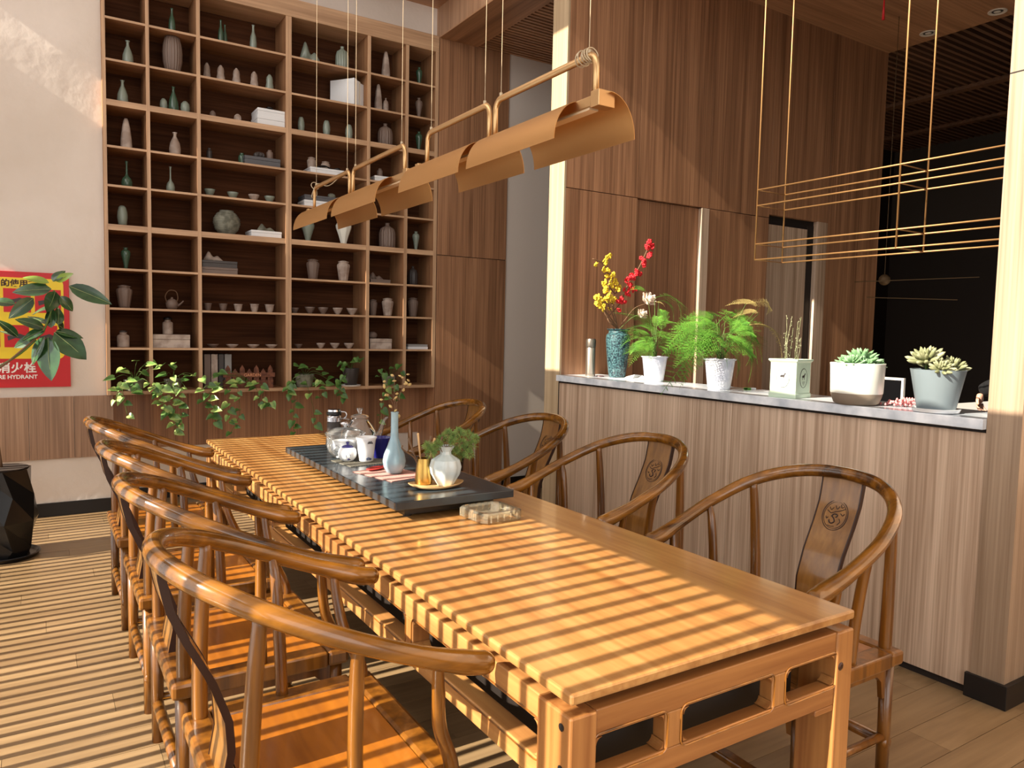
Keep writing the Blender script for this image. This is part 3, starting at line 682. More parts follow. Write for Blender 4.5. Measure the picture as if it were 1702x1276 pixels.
# wire teapot B row 8
X, z, H, R_ = sized(286, 8, 25, 18)
t = thing('wire_teapot', 'small bamboo-look teapot with an arched wire handle, second column, eighth shelf from top', 'teapot', (X, YI, z))
MB().lathe([(0,0),(.03,0),(.045,.02),(.048,.05),(.036,.075),(.02,.085),(.008,.09),(.010,.1),(0,.102)], 20).build('body', M_BRG, t, smooth=True)
MB().tube(smooth_path([(-.04,0,.06),(-.05,0,.11),(-.02,0,.155),(.03,0,.15),(.045,0,.10),(.036,0,.065)]), 0.004, 8).build('handle', M_STEM, t, smooth=True)
MB().tube(smooth_path([(.04,0,.03),(.065,0,.05),(.088,0,.075)]), interp([.01,.007,.005],8), 8).build('spout', M_BRG, t, smooth=True)
# picket planter
X0 = sized(373, 10, 1, 1, 6.66)[0]; X1 = sized(455, 10, 1, 1, 6.66)[0]; W = X1-X0
t = thing('picket_planter', 'reddish wooden picket-fence planter lettered GARDEN on the bottom shelf', 'planter', (X0, 6.655, 0.958))
n = 7
for i in range(n):
    cx_ = (i+0.5)*W/n; hw = W/n*0.36; hh = 0.20 if i % 2 == 0 else 0.17
    MB().prism([(cx_-hw, 0), (cx_+hw, 0), (cx_+hw, hh-.05), (cx_+hw*.9, hh-.03), (cx_, hh), (cx_-hw*.9, hh-.03), (cx_-hw, hh-.05)], 0.006, 0.014).build('picket', M_FENCE, t)
MB().box(-.01, W+.01, 0, .006, .095, .135).build('rail', M_FENCE, t, bevel=0.001)
MB().box(0, W, .014, .11, 0, .07).build('trough', M_FENCE, t, bevel=0.001)
text('GARDEN', 0.036, (W*0.56, -0.001, 0.113), (PI/2, 0, 0), M_LET, t)
# ================================================================ TABLE
tb = thing('tea_table', 'long light pine table with framed apron openings, striped by sunlight', 'table', (1.3725, 3.09, 0))
TX0, TX1, TY0, TY1 = -0.4775, 0.4775, -1.93, 1.93
tp = MB().box(TX0, TX1, TY0, TY1, 0.745, 0.77).build('tabletop', W_TABLE, tb, bevel=0.006)
MB().box(TX0+.055, TX1-.055, TY0+.05, TY1-.05, 0.70, 0.745).build('waist', M_SEAM_SHADE, tb)  # waist coloured near-black, shade of the gap under the top put into it
MB().box(TX0+.11, TX1-.11, TY0+.11, TY1-.11, 0.47, 0.744).build('under_shade_block', M_SEAM_SHADE, tb)  # added near-black block, darkens the apron openings and space under the table
LW, LD = 0.07, 0.12
for sx in (-1, 1):
    for sy in (-1, 1):
        xa, xb = sorted((sx*0.4775, sx*(0.4775-LW))); ya, yb = sorted((sy*1.93, sy*(1.93-LD)))
        MB().box(xa, xb, ya, yb, 0, 0.720).build('leg', W_TABZ, tb, bevel=0.005)
def frame_rail(length, nopen, name, m, mv, place, ratios=None):
    # apron with openings: top rail, bottom rail, dividers, thin bead round each opening. along = local coordinate
    n = nopen; div = 0.055
    g = empty(name); g.parent = tb; 
    def B(a0, a1, z0, z1, d0, d1, nm, mm, bev=0.003):
        if place[0] == 'X': o = MB().box(a0, a1, d0, d1, z0, z1).build(nm, mm, g, bevel=bev)
        else: o = MB().box(d0, d1, a0, a1, z0, z1).build(nm, mm, g, bevel=bev)
        return o
    d0, d1 = place[1]
    L0, L1 = -length/2, length/2
    B(L0, L1, 0.660, 0.720, d0, d1, 'top_rail', m)
    B(L0, L1, 0.522, 0.576, d0, d1, 'bottom_rail', m)
    tot = length - div*(n-1)
    r = ratios or [1]*n; x = L0
    for k in range(n):
        wd_ = tot*r[k]/sum(r); a0, a1 = x, x+wd_
        fr = MB()
        rc_ = .016; da, db = (d0+.001, d1-.001)
        for (ca, sa) in ((a0+.003, 1), (a1-.003, -1)):
            for (cz_, sz) in ((.579, 1), (.657, -1)):
                poly = [(ca, cz_)] + [(ca+sa*rc_*(1-math.sin(q)), cz_+sz*rc_*(1-math.cos(q))) for q in np.linspace(0, PI/2, 6)]
                fr.prism(poly, da, db, 'XZ' if place[0] == 'X' else 'YZ')
        fr.build('corner_fillet', m, g)['kind'] = 'stuff'
        fo = (d0-.001) if place[2] < 0 else (d1+.001); q_ = []
        for (cx_, cz_, s0) in ((a1-.012, .648, 0), (a0+.012, .648, 90), (a0+.012, .588, 180), (a1-.012, .588, 270)):
            for k2 in range(5): an = rad(s0+22.5*k2); q_.append((cx_+.019*math.cos(an), cz_+.019*math.sin(an)))
        q_.append(q_[0])
        MB().tube([(u, fo, v) if place[0] == 'X' else (fo, u, v) for u, v in q_], .0022, 6, caps=False).build('bead', W_CH, g)
        x = a1
        if k < n-1: B(x, x+div, 0.576, 0.660, d0, d1, 'divider', mv); x += div
    # small corner brackets under the rail
    for e in (-1, 1):
        a0, a1 = sorted((e*length/2, e*(length/2-0.075)))
        B(a0, a1, 0.505, 0.522, d0, d1, 'corner_bracket', m)
    return g
frame_rail(0.955-2*LW, 3, 'end_apron', W_TABX, W_TABZ, ('X', (-1.925, -1.885), -1), (1, 1.55, 1))
frame_rail(0.955-2*LW, 3, 'end_apron', W_TABX, W_TABZ, ('X', (1.885, 1.925), 1), (1, 1.55, 1))
frame_rail(3.86-2*LD, 5, 'side_apron', W_TABY, W_TABZ, ('Y', (-0.473, -0.418), -1), (1, 1.1, 1.1, 1.1, 1))
frame_rail(3.86-2*LD, 5, 'side_apron', W_TABY, W_TABZ, ('Y', (0.418, 0.473), 1), (1, 1.1, 1.1, 1.1, 1))
for z in (.69, .60, .52, .44):
    MB().lathe([(0, 0), (.008, 0), (.0085, .0015), (0, .002)], 14, R=Matrix.Rotation(-PI/2, 3, 'Y')).build('dowel_plug', M_SEAM_SHADE, tb, loc=(-0.4778, -1.90, z))
# knot at the right front leg
MB().lathe([(0, 0), (.012, 0), (.006, .003), (0, .0035)], 10, R=Matrix.Rotation(PI/2, 3, 'X')).build('knot', M_DARKCH, tb, loc=(0.425, -1.9299, 0.625))

# ================================================================ CHAIRS
def make_chair():
    r = empty('horseshoe_armchair')
    # seat frame and inset panel
    g = MB(); z0, z1 = 0.415, 0.465
    g.box(-.255, -.185, -.32, .32, z0, z1).build('seat_rail', W_CH, r, bevel=0.012)
    MB().box(.205, .275, -.32, .32, z0, z1).build('seat_rail', W_CH, r, bevel=0.012)
    MB().box(-.185, .205, -.32, -.25, z0, z1).build('seat_rail', W_CH, r, bevel=0.006)
    MB().box(-.185, .205, .25, .32, z0, z1).build('seat_rail', W_CH, r, bevel=0.006)
    MB().box(-.185, .205, -.25, .25, z0+.01, z1-.005).build('seat', W_SEAT, r, bevel=0.002)
    # crest rail
    pts = [(.290,-.345,.742),(.235,-.343,.755),(.12,-.35,.797),(-.045,-.342,.866),(-.205,-.285,.938),(-.315,-.165,.984),(-.352,0,.998),
           (-.315,.165,.984),(-.205,.285,.938),(-.045,.342,.866),(.12,.35,.797),(.235,.343,.755),(.290,.345,.742)]
    rr = [.027,.0285,.023,.0225,.0235,.024,.0235,.024,.0235,.0225,.023,.0285,.027]
    P = smooth_path(pts, 7)
    R2 = interp(rr, 7)
    d0_ = (P[0]-P[1]).normalized(); d1_ = (P[-1]-P[-2]).normalized(); cap = [(.024,.004), (.021,.013), (.017,.020), (.010,.0245)]
    P2 = [P[0]+d0_*a for a, b in cap] + P + [P[-1]+d1_*a for a, b in reversed(cap)]
    MB().tube(P2, [b for a, b in cap]+R2+[b for a, b in reversed(cap)], 16).build('crest_rail', W_CHX, r, smooth=True)
    for s in (-1, 1):
        MB().tube(smooth_path([(-.215, s*.272, .44), (-.215, s*.274, .60), (-.205, s*.280, .80), (-.195, s*.285, .93)], 5), interp([.021,.020,.018,.015], 5), 12).build('back_post', W_CH, r, smooth=True)
        MB().tube(smooth_path([(.005, s*.29, .45), (.0, s*.296, .60), (-.005, s*.318, .78), (-.01, s*.340, .848)], 5), interp([.017,.0175,.016,.011], 5), 12).build('spindle', W_CH, r, smooth=True)
        MB().tube(smooth_path([(.24, s*.285, .45), (.235, s*.29, .50), (.195, s*.312, .60), (.178, s*.335, .70), (.172, s*.346, .772)], 5), interp([.019,.018,.0165,.015,.012], 5), 12).build('arm_post', W_CH, r, smooth=True)
        for x in (-.22, .24):
            MB().tube([(x, s*.282, 0), (x, s*.282, .2), (x, s*.28, .42)], [.0205, .021, .022], 14).build('leg', W_CH, r, smooth=True)
        MB().tube([(-.22, s*.282, .16), (.24, s*.282, .16)], .014, 10).build('stretcher', W_CH, r, smooth=True)
        # side apron with small arch
        MB().prism([(-.20,.415),(-.20,.30),(-.185,.30),(-.175,.36),(-.15,.382),(.17,.382),(.195,.36),(.205,.30),(.22,.30),(.22,.415)], s*.282-.008, s*.282+.008).build('apron', W_CH, r)
    MB().prism([(-.262,.415),(-.262,.28),(-.245,.28),(-.235,.35),(-.20,.378),(.20,.378),(.235,.35),(.245,.28),(.262,.28),(.262,.415)], .232, .248, 'YZ').build('apron', W_CH, r)
    MB().prism([(-.262,.415),(-.262,.385),(.262,.385),(.262,.415)], -.228, -.212, 'YZ').build('apron', W_CH, r)
    MB().tube([(-.22, -.30, .14), (-.22, .30, .14)], .019, 12).build('stretcher', W_CH, r, smooth=True)
    MB().box(.215, .262, -.30, .30, .07, .095).build('footrest', W_CH, r, bevel=0.006)
    # splat : S-curved board
    def splat_x(z):
        t = (z-.465)/.50
        return np.interp(t, [0,.15,.3,.5,.7,.85,1.0], [-.222,-.208,-.214,-.250,-.302,-.334,-.349])
    zs = np.linspace(.462, .985, 22); vs = []; fs = []
    for z in zs:
        x = splat_x(z); hw = 0.075 + 0.006*(z-.46)/.5
        for (dx, y) in ((-.007,-hw),(.007,-hw),(.007,hw),(-.007,hw)): vs.append((x+dx, y, z))
    for i in range(len(zs)-1):
        for k in range(4): k2 = (k+1)%4; fs.append((i*4+k, i*4+k2, (i+1)*4+k2, (i+1)*4+k))
    fs += [(0,3,2,1), tuple(len(vs)-4+k for k in range(4))]
    sp = MB().add(vs, fs).build('splat', W_SPLAT, r, smooth='auto')
    for s in (-1, 1):
        vs = []; fs = []
        for z in zs:
            x = splat_x(z); hw = 0.0755 + 0.006*(z-.46)/.5
            for (dx, y) in ((-.009, s*hw-.002),(.009, s*hw-.002),(.009, s*hw+.003),(-.009, s*hw+.003)): vs.append((x+dx, y, z))
        for i in range(len(zs)-1):
            for k in range(4): k2 = (k+1)%4; fs.append((i*4+k, i*4+k2, (i+1)*4+k2, (i+1)*4+k))
        MB().add(vs, fs).build('edge_strip', M_DARKCH, sp)
    # carved medallion on the front of the splat
    zc = .845; xc = float(splat_x(zc))+.0075; tilt = math.atan2(float(splat_x(zc+.04)-splat_x(zc-.04)), .08)
    Rm = Matrix.Rotation(tilt, 3, 'Y')
    cm = MB()
    def loop(rad_, wd_, squash=1.15):
        pts = [Rm @ Vector((0, rad_*math.cos(a), rad_*squash*math.sin(a))) + Vector((xc, 0, zc)) for a in np.linspace(0, 2*PI, 41)]
        cm.tube(pts, wd_, 6, caps=False)
    loop(.050, .0018); loop(.044, .0012)
    def stroke(pp, wd_=.0016):
        cm.tube([Rm @ Vector((0, a, b)) + Vector((xc, 0, zc)) for a, b in [(q.x, q.y) for q in smooth_path([(u, v, 0) for u, v in pp], 6)]], wd_, 6)
    stroke([(-.012,-.005),(-.002,-.012),(.004,-.024),(-.006,-.032),(-.016,-.028),(-.018,-.02)], .0026)
    stroke([(-.012,-.005),(-.004,.004),(.010,.002),(.006,-.008)], .0024)
    stroke([(-.034,.014),(-.018,.006),(0,.014),(.016,.02),(.034,.03)], .0016)
    stroke([(-.028,.026),(-.02,.018),(-.012,.028)]); stroke([(-.006,.036),(.002,.024),(.010,.036)]); stroke([(.014,.044),(.018,.032),(.026,.036)])
    stroke([(.020,-.01),(.026,-.022),(.018,-.034)]); stroke([(-.034,-.01),(-.030,-.018),(-.024,-.012)]); stroke([(.02,.01),(.03,.004),(.036,.012)])
    stroke([(-.02,-.042),(-.006,-.044),(.008,-.041)], .0013)
    cm.build('carving', M_DARKCH, sp, smooth=True)
    return r
ch0 = make_chair()
GL = 'horseshoe armchairs round the tea table'
spots = [(0.56, 1.775, 0, 'horseshoe armchair nearest the camera on the sunlit left side of the table'),
         (0.56, 2.58, 0, 'second horseshoe armchair from the camera on the sunlit left side of the table'),
         (0.56, 3.38, 0, 'third horseshoe armchair from the camera on the sunlit left side of the table'),
         (0.56, 4.30, 0, 'farthest horseshoe armchair on the left side, beside the table corner and trailing vines'),
         (2.178, 1.66, PI, 'horseshoe armchair at the front right corner of the table, nearest the black pillar base'),
         (2.19, 2.64, PI, 'second horseshoe armchair from the front on the counter side, behind the glass ashtray'),
         (2.20, 3.56, PI, 'third horseshoe armchair from the front on the counter side, before the grey wall gap'),
         (2.22, 4.52, PI, 'farthest horseshoe armchair on the counter side, behind the tea tray')]
for i, (x, y, a, lab) in enumerate(spots):
    o = ch0 if i == 0 else copy_tree(ch0)
    o.location = (x, y, 0); o.rotation_euler = (0, 0, a); tag(o, lab, 'chair', GL)

# ================================================================ PENDANT LAMPS
def make_lamp(Y0, Y1, frames, shades_r, shades_l, label, coil):
    t = thing('linear_pendant_lamp', label, 'lamp', (1.38, Y0, 2.15), 0, 'copper linear pendants over the tea table')
    L_ = Y1-Y0
    MB().box(-.022, .022, 0, L_, 0.0, 0.03).build('bar', M_GOLD, t, bevel=0.002)
    MB().box(-.016, .016, .03, L_-.03, -.006, 0.001).build('light_strip', M_LED, t)
    MB().box(-.030, .030, -.028, .010, -.008, .038).build('end_cap', M_GOLD, t, bevel=0.002)
    MB().box(-.030, .030, L_-.010, L_+.02, -.008, .038).build('end_cap', M_GOLD, t, bevel=0.002)
    for (a, b) in frames:
        a -= Y0; b -= Y0; H = .155
        P = [Vector((0, a, .03))]
        for k in range(7): an = PI/2*k/6; P.append(Vector((0, a+.035-.035*math.cos(an), H-.035+.035*math.sin(an))))
        for k in range(7): an = PI/2*k/6; P.append(Vector((0, b-.035+.035*math.sin(an), H-.035+.035*math.cos(an))))
        P.append(Vector((0, b, .03)))
        fr = MB().tube(P, .0085, 4 if False else 8, flat=1.5).build('hanger_frame', M_GOLD, t, smooth=True)
        for q in (a+.035, b-.035):
            MB().tube([(0, q, H+.005), (0, q, H+.02)], .006, 8).build('gripper', M_WIRE, fr)
            MB().tube([(0, q, H+.02), (0, q, ZC-2.151)], .0011, 6).build('wire', M_WIRE, fr)
    def shade(a, b, s):
        a -= Y0; b -= Y0; vs = []; fs = []; n = 14; th = .0018
        for k in range(n+1):
            an = PI/2*k/n*1.0
            for rr in (.092, .092-th):
                X = s*(.006+rr*math.sin(an)); Z = -.085 + .12*(rr/.092)*math.cos(an) - 0.0
                Z = -.088 + (rr+.028)*math.cos(an)
                for y in (a, b): vs.append((X, y, Z))
        for k in range(n):
            i = k*4; j = i+4
            fs += [(i, i+1, j+1, j), (i+2, j+2, j+3, i+3), (i, j, j+2, i+2), (i+1, i+3, j+3, j+1)]
        fs += [(0, 2, 3, 1), (n*4, n*4+1, n*4+3, n*4+2)]
        MB().add(vs, fs).build('shade', M_GOLDI, t, smooth='auto')
    for (a, b) in shades_r: shade(a, b, 1)
    for (a, b) in shades_l: shade(a, b, -1)
    random.seed(5)
    if coil == 'wrap':
        for k in range(6):
            c = Vector((0, .045+.010*k, .163)); r_ = .017+random.random()*.006
            tl = random.uniform(-.4, .4)
            MB().tube([c+Vector((r_*math.cos(q), r_*math.sin(q)*math.sin(tl), r_*math.sin(q)*math.cos(tl)-.006)) for q in np.linspace(0, 2*PI, 17)], .0022, 5, caps=False).build('cable_coil', M_WIRE, t, smooth=True)
    else:
        MB().tube(smooth_path([(0, L_-.06, .17), (.02, L_-.02, .12), (-.02, L_-.05, .10), (0, L_-.09, .17), (.0, L_-.3, .13), (.0, L_-.55, .165)]), .0025, 6).build('cable_coil', M_WIRE, t, smooth=True)
        MB().tube([Vector((0.022*math.cos(q), L_-.05+.012*math.sin(q), .165+.022*math.sin(q))) for q in np.linspace(0, 2*PI, 21)], .0025, 6, caps=False).build('cable_coil', M_WIRE, t, smooth=True)
    return t
make_lamp(1.73, 2.90, [(1.755, 2.318), (2.36, 2.865)], [(1.69, 2.21), (2.275, 2.765)], [(1.82, 2.35), (2.41, 2.935)], 'nearer copper pendant lamp with staggered curved shades and wire wrapped on its frame', 'wrap')
make_lamp(3.035, 4.40, [(3.09, 3.73), (3.78, 4.36)], [(3.01, 3.585), (3.64, 4.23)], [(3.19, 3.78), (3.85, 4.45)], 'farther copper pendant lamp in front of the shelving with a looped loose cable', 'loop')

# ================================================================ HANGING RACK OVER THE COUNTER
rk = thing('hanging_rack', 'thin brass two-tier hanging rack above the marble counter', 'rack', (3.62, 1.6, 1.94))
Z1, Z2, Z3, Z4 = 1.938, 2.027, 2.245, 2.334
def rod(p, q, nm='rod', r_=.0045): 
    o = Vector((3.62, 1.6, 1.94)); MB().tube([Vector(p)-o, Vector(q)-o], r_, 8).build(nm, M_BRASS, rk, smooth=True)
for z in (Z1, Z2, Z3, Z4):
    for X in (3.5, 3.74): rod((X, 1.60, z), (X, 2.93, z))
    for Y in (2.93, 2.09, 1.60): rod((3.5, Y, z), (3.74, Y, z), r_=.003)
for X in (3.5, 3.74):
    for Y in (2.93, 2.09, 1.60): rod((X, Y, Z1), (X, Y, 4.30), 'hanging_rod', .005)

# ================================================================ SIGN, POT WITH RUBBER PLANT
sg = thing('hydrant_sign', 'red and yellow fire hydrant instruction sign on the white wall behind the rubber plant', 'sign', (-0.30, 6.672, 1.0))
MB().box(-.42, .512, 0, .018, 0, .86).build('board', M_SIGNR, sg, bevel=0.002)
def rrect(x0, x1, z0, z1, r_):
    out = []
    for (cx_, cz_, a0) in ((x1-r_, z1-r_, 0), (x0+r_, z1-r_, 90), (x0+r_, z0+r_, 180), (x1-r_, z0+r_, 270)):
        for k in range(6): a = rad(a0+18*k); out.append((cx_+r_*math.cos(a), cz_+r_*math.sin(a)))
    return out
MB().prism(rrect(-.38, .475, .215, .815, .04), -.002, 0.0).build('yellow_field', M_SIGNY, sg)
for i, (x0, x1, z0, z1) in enumerate([(.095,.265,.56,.735),(.29,.458,.56,.735),(.095,.25,.30,.465),(.30,.43,.30,.465),(-.32,-.13,.56,.735),(-.11,.07,.56,.735),(-.32,-.13,.30,.465),(-.11,.07,.30,.465)]):
    pb = MB().box(x0, x1, -.0035, -.002, z0, z1).build('picture_panel', M_SIGNR, sg)
    w_ = (x1-x0)
    MB().prism([(x0+w_*a, z0+(z1-z0)*b) for a, b in ((.15,.3),(.45,.42),(.8,.36),(.92,.5),(.6,.62),(.4,.56),(.12,.5))], -.0048, -.0035).build('hose_drawing', M_CHAR, pb)
    text('◀ ▬' if i % 2 else '▬ ◀', 0.02, ((x0+x1)/2, -.004, z0-.02), (PI/2, 0, 0), M_SIGNK, sg, 'caption_mark') if False else None
text('消火栓的使用方法', 0.057, (.137, -.0035, .77), (PI/2, 0, 0), M_SIGNK, sg, 'heading', 0.0006, bold=.0016)
text('消火栓', 0.082, (.170, -.001, .142), (PI/2, 0, 0), M_SIGNW, sg, 'title', 0.0006, bold=.002)
text('FIRE HYDRANT', 0.040, (.160, -.001, .078), (PI/2, 0, 0), M_SIGNW, sg, 'subtitle', 0.0006, bold=.0012)

pp = thing('rubber_plant_pot', 'tall black faceted planter on the floor at the left edge', 'planter', (-0.21, 5.66, 0))
mb = MB(); N = 7
rings = [(.145, .0, 0), (.16, .06, .3), (.205, .24, 0), (.185, .40, .3), (.168, .565, 0)]
vs = []; fs = []
for (r_, z, off) in rings:
    for k in range(N): a = 2*PI*(k+off)/N + .3; vs.append((r_*math.cos(a), r_*math.sin(a), z))
for i in range(len(rings)-1):
    for k in range(N):
        k2 = (k+1) % N
        fs += [(i*N+k, i*N+k2, (i+1)*N+k), (i*N+k2, (i+1)*N+k2, (i+1)*N+k)]
fs.append(tuple(reversed(range(N)))); fs.append(tuple((len(rings)-1)*N+k for k in range(N)))
mb.add(vs, fs).build('pot', M_BLACK, pp)
MB().lathe([(0,0),(.19,0),(.205,.025),(.195,.028),(.18,.012),(0,.010)], 28).build('saucer', M_BLACK, pp, smooth='auto')
MB().lathe([(0,.5655),(.15,.566),(.15,.572),(0,.574)], 20).build('soil', M_SOIL, pp)
def leaf_mesh(name, m, L_, W_, droop=.15, fold=.12, n=8, rib=None):
    # leaf along +X from the origin
    vs = []; fs = []
    for i in range(n+1):
        t = i/n; x = L_*t; hw = W_/2*math.sin(PI*t**0.8)**0.8 if 0 < t < 1 else 0
        z = -droop*L_*t*t
        for s in (-1, -.5, 0, .5, 1): vs.append((x, s*hw, z + fold*abs(s)*hw))
    for i in range(n):
        for k in range(4): a = i*5+k; fs.append((a, a+1, a+6, a+5))
    o = MB().add(vs, fs).build(name, m, None, smooth=True)
    C.objects.unlink(o); return o.data
def place_mesh(me, name, parent, loc, direction, up=(0,0,1), scale=1.0, roll=0):
    o = bpy.data.objects.new(name, me); C.objects.link(o); o.parent = parent
    d = Vector(direction).normalized(); u = Vector(up); s = u.cross(d)
    if s.length < 1e-4: s = Vector((0,1,0)).cross(d)
    s.normalize(); n_ = d.cross(s)
    Mx = Matrix((d, s, n_)).transposed()
    if roll: Mx = Mx @ Matrix.Rotation(roll, 3, 'X')
    o.matrix_local = Matrix.LocRotScale(Vector(loc), Mx.to_quaternion(), Vector((scale,)*3) if not hasattr(scale, '__len__') else Vector(scale))
    return o
def solid(me, th=.0012):
    return me
RL = leaf_mesh('leaf', M_RUB, .2, .088, .12, .15); RLW = leaf_mesh('leaf', M_RUB, .2, .135, .15, .1); RLY = leaf_mesh('leaf', M_RUBY, .2, .07, .1, .2)
rp = thing('rubber_plant', 'dark green rubber plant leaning in front of the hydrant sign', 'plant', (-0.21, 5.66, .57))
o0 = Vector((-0.21, 5.66, .57))
def RP(px, py, Y=5.45): return on_y(px, py, Y)-o0
h1 = RP(72, 552); h2 = RP(90, 482)
MB().tube(smooth_path([(0,0,0), (-.03,-.02,.3), RP(-30, 640), RP(20, 596), h1]), interp([.012,.011,.009,.007,.005], 8), 8).build('stem', M_STEM, rp, smooth=True)
MB().tube(smooth_path([RP(-20, 620), RP(30, 590), RP(60, 565)]), interp([.008,.006,.005], 8), 8).build('stem', M_STEMG, rp, smooth=True)
MB().tube(smooth_path([h1, RP(84, 520), h2]), interp([.006,.005,.004], 8), 8).build('stem', M_STEMG, rp, smooth=True)
leaves = [ # base px, tip px, depth change, width mesh, kind, roll
 ((80,560),(80,632),-.04,RLW,1.6),((90,552),(144,594),-.06,RLW,.5),((92,550),(140,558),.0,RL,-.2),((74,548),(36,562),-.03,RL,.3),((74,560),(48,606),.04,RL,1.2),
 ((74,545),(28,528),-.05,RL,-.4),((85,545),(84,508),.03,RL,-.9),((96,540),(100,508),.05,RL,.9),((96,540),(112,548),.05,RL,.9),((86,512),(50,516),.03,RLW,1.2),((80,540),(46,520),.08,RL,.8),
 ((92,484),(82,518),-.04,RLW,-1.2),((100,492),(122,517),.0,RL,1.0),((114,475),(186,504),-.03,RL,.9),((86,480),(20,483),-.02,RL,-.5),((56,495),(16,528),-.06,RL,-.9),
 ((82,470),(38,458),.0,RLY,-.3),((94,468),(119,453),-.03,RLY,.5),((88,468),(106,446),.02,RL,-.7),
 ((30,560),(-4,528),.0,RL,.3),((26,505),(-18,498),.0,RL,-.2),((62,560),(20,577),.03,RL,-.8),((28,560),(0,545),.05,RL,.9)]
for (b, tt, dy, me, ro) in leaves:
    B_ = RP(*b); T_ = RP(*tt) + Vector((0, dy, 0)); d = T_-B_; L_ = d.length
    f = place_mesh(me, 'leaf', rp, B_, d, scale=(L_/.2, min(1.15, max(.75, L_/.2)), 1.0), up=(.1, -.75, .65), roll=ro*.45)
    MB().tube([(0,0,.001),(.1,0,-.003),(.19,0,-.018 if me is RL else -.03)], .0012, 5).build('midrib', M_RUBRIB, f)

# ================================================================ POTHOS PLANTS ON THE BOTTOM SHELF
def heart_mesh(name, m, L_=.06, W_=.05):
    prof = [(0,.0),(-.10,.32),(.08,.50),(.35,.46),(.65,.28),(.86,.10),(1,0)]
    vs = []; fs = []
    for (x, y) in prof:
        for s in (-1, 0, 1): vs.append((x*L_ if s else max(0, x)*L_, s*y*W_, abs(s)*y*W_*.3 - .10*L_*max(0, x)**2))
    for i in range(len(prof)-1):
        a = i*3; fs += [(a, a+1, a+4, a+3), (a+1, a+2, a+5, a+4)]
    o = MB().add(vs, fs).build(name, m, None, smooth=True); C.objects.unlink(o); return o.data
PH = heart_mesh('leaf', M_LEAF); PHV = heart_mesh('leaf', M_LEAFL)
def pothos(pot_px, potprof, pm, pr, ph, label, crown, vines, seed, light=.5, row=10, Y=6.60, potkw={}, in_pot=True, fixed=()):
    random.seed(seed)
    X = sized(pot_px, row, 1, 1, Y+.06)[0]; o = Vector((X, Y+.06, 0.958))
    t = thing('trailing_pothos', label, 'plant', o, 0, 'trailing plants on the bottom shelf')
    if in_pot:
        MB().lathe([(a*pr, b*ph) for a, b in potprof], 24, **potkw).build('pot', pm, t, smooth='auto')
        MB().lathe([(0, ph*.9), (pr*.82, ph*.9), (pr*.82, ph*.92), (0, ph*.93)], 20).build('soil', M_SOIL, t)
    top = Vector((0, 0, ph if in_pot else .08))
    k = 0
    for (px, py, dy) in crown:
        T_ = on_y(px, py, Y+dy) - o
        mid = top*.5+T_*.5 + Vector((0, 0, .03))
        MB().tube(smooth_path([top*.9, mid, T_], 4), .0018, 5).build('stem', M_STEMG, t, smooth=True)
        d = Vector((random.uniform(-1, 1), random.uniform(-.9, .1), random.uniform(-.6, .3)))
        place_mesh(PHV if random.random() < light else PH, 'leaf', t, T_, d, up=(-.5, -.5, .8), scale=random.uniform(.95, 1.5))
    for v in vines:
        pts = [top*.9] + [on_y(px, py, Y+dy)-o for (px, py, dy) in v]
        P = smooth_path(pts, 6)
        MB().tube(P, .0018, 5).build('vine', M_STEMG, t, smooth=True)
        side = 1
        for i in range(4, len(P), 2):
            side = -side
            d = Vector((side*random.uniform(.3, 1), random.uniform(-.8, -.1), random.uniform(-1, .1)))
            if random.random() < .93:
                place_mesh(PHV if random.random() < light else PH, 'leaf', t, P[i]+Vector((side*.008, -.01, 0)), d, up=(-.5, -.6, .6), scale=random.uniform(.8, 1.45))
    return t
POTP = [(0,0),(.7,0),(.78,.05),(1,.9),(1.03,.95),(1.0,1),(.93,.95),(.85,.85),(0,.82)]
pothos(223, POTP, M_STONE, .075, .09, 'bright trailing pothos in a pale green pot, first column of the bottom shelf',
       [(205,612,-.05),(228,600,0),(244,606,-.02),(215,620,-.08),(258,612,-.06),(190,628,-.1),(236,618,-.06),(250,600,.02),(212,632,-.1),(270,606,-.03)],
       [[(205,640,-.13),(205,660,-.13),(212,690,-.12)],[(200,640,-.14),(192,665,-.13)],[(240,630,-.12),(262,655,-.13),(268,675,-.12)],[(222,640,-.13),(238,652,-.13)]], 3, .7)
pothos(288, POTP, M_STONE, .07, .09, 'bright trailing pothos with long vines, second column of the bottom shelf',
       [(290,603,-.03),(292,612,-.05),(288,626,-.1),(302,632,-.1),(318,626,-.06),(310,646,-.12),(280,640,-.1),(276,622,-.06),(322,622,-.02)],
       [[(297,640,-.13),(298,665,-.13),(300,690,-.12),(297,714,-.12)],[(270,645,-.13),(272,670,-.13),(283,692,-.12)],[(285,650,-.13),(288,680,-.12),(290,716,-.12)],[(255,640,-.12),(262,652,-.12)]], 4, .7)
pothos(412, POTP, M_STONE, .06, .05, 'trailing pothos spilling from the picket planter over the shelf edge',
       [(355,626,-.05),(365,618,-.08),(392,632,-.09),(335,628,-.09),(410,640,-.08)],
       [[(395,635,-.1),(397,660,-.13),(398,690,-.12),(384,718,-.12)],[(352,648,-.13),(350,670,-.13),(358,700,-.12)],[(345,640,-.12),(338,665,-.12),(352,690,-.12)],
        [(434,640,-.12),(438,670,-.13),(450,668,-.13)],[(428,650,-.12),(430,680,-.12)],[(385,640,-.12),(380,670,-.13),(381,700,-.12)]], 5, .55, in_pot=False)
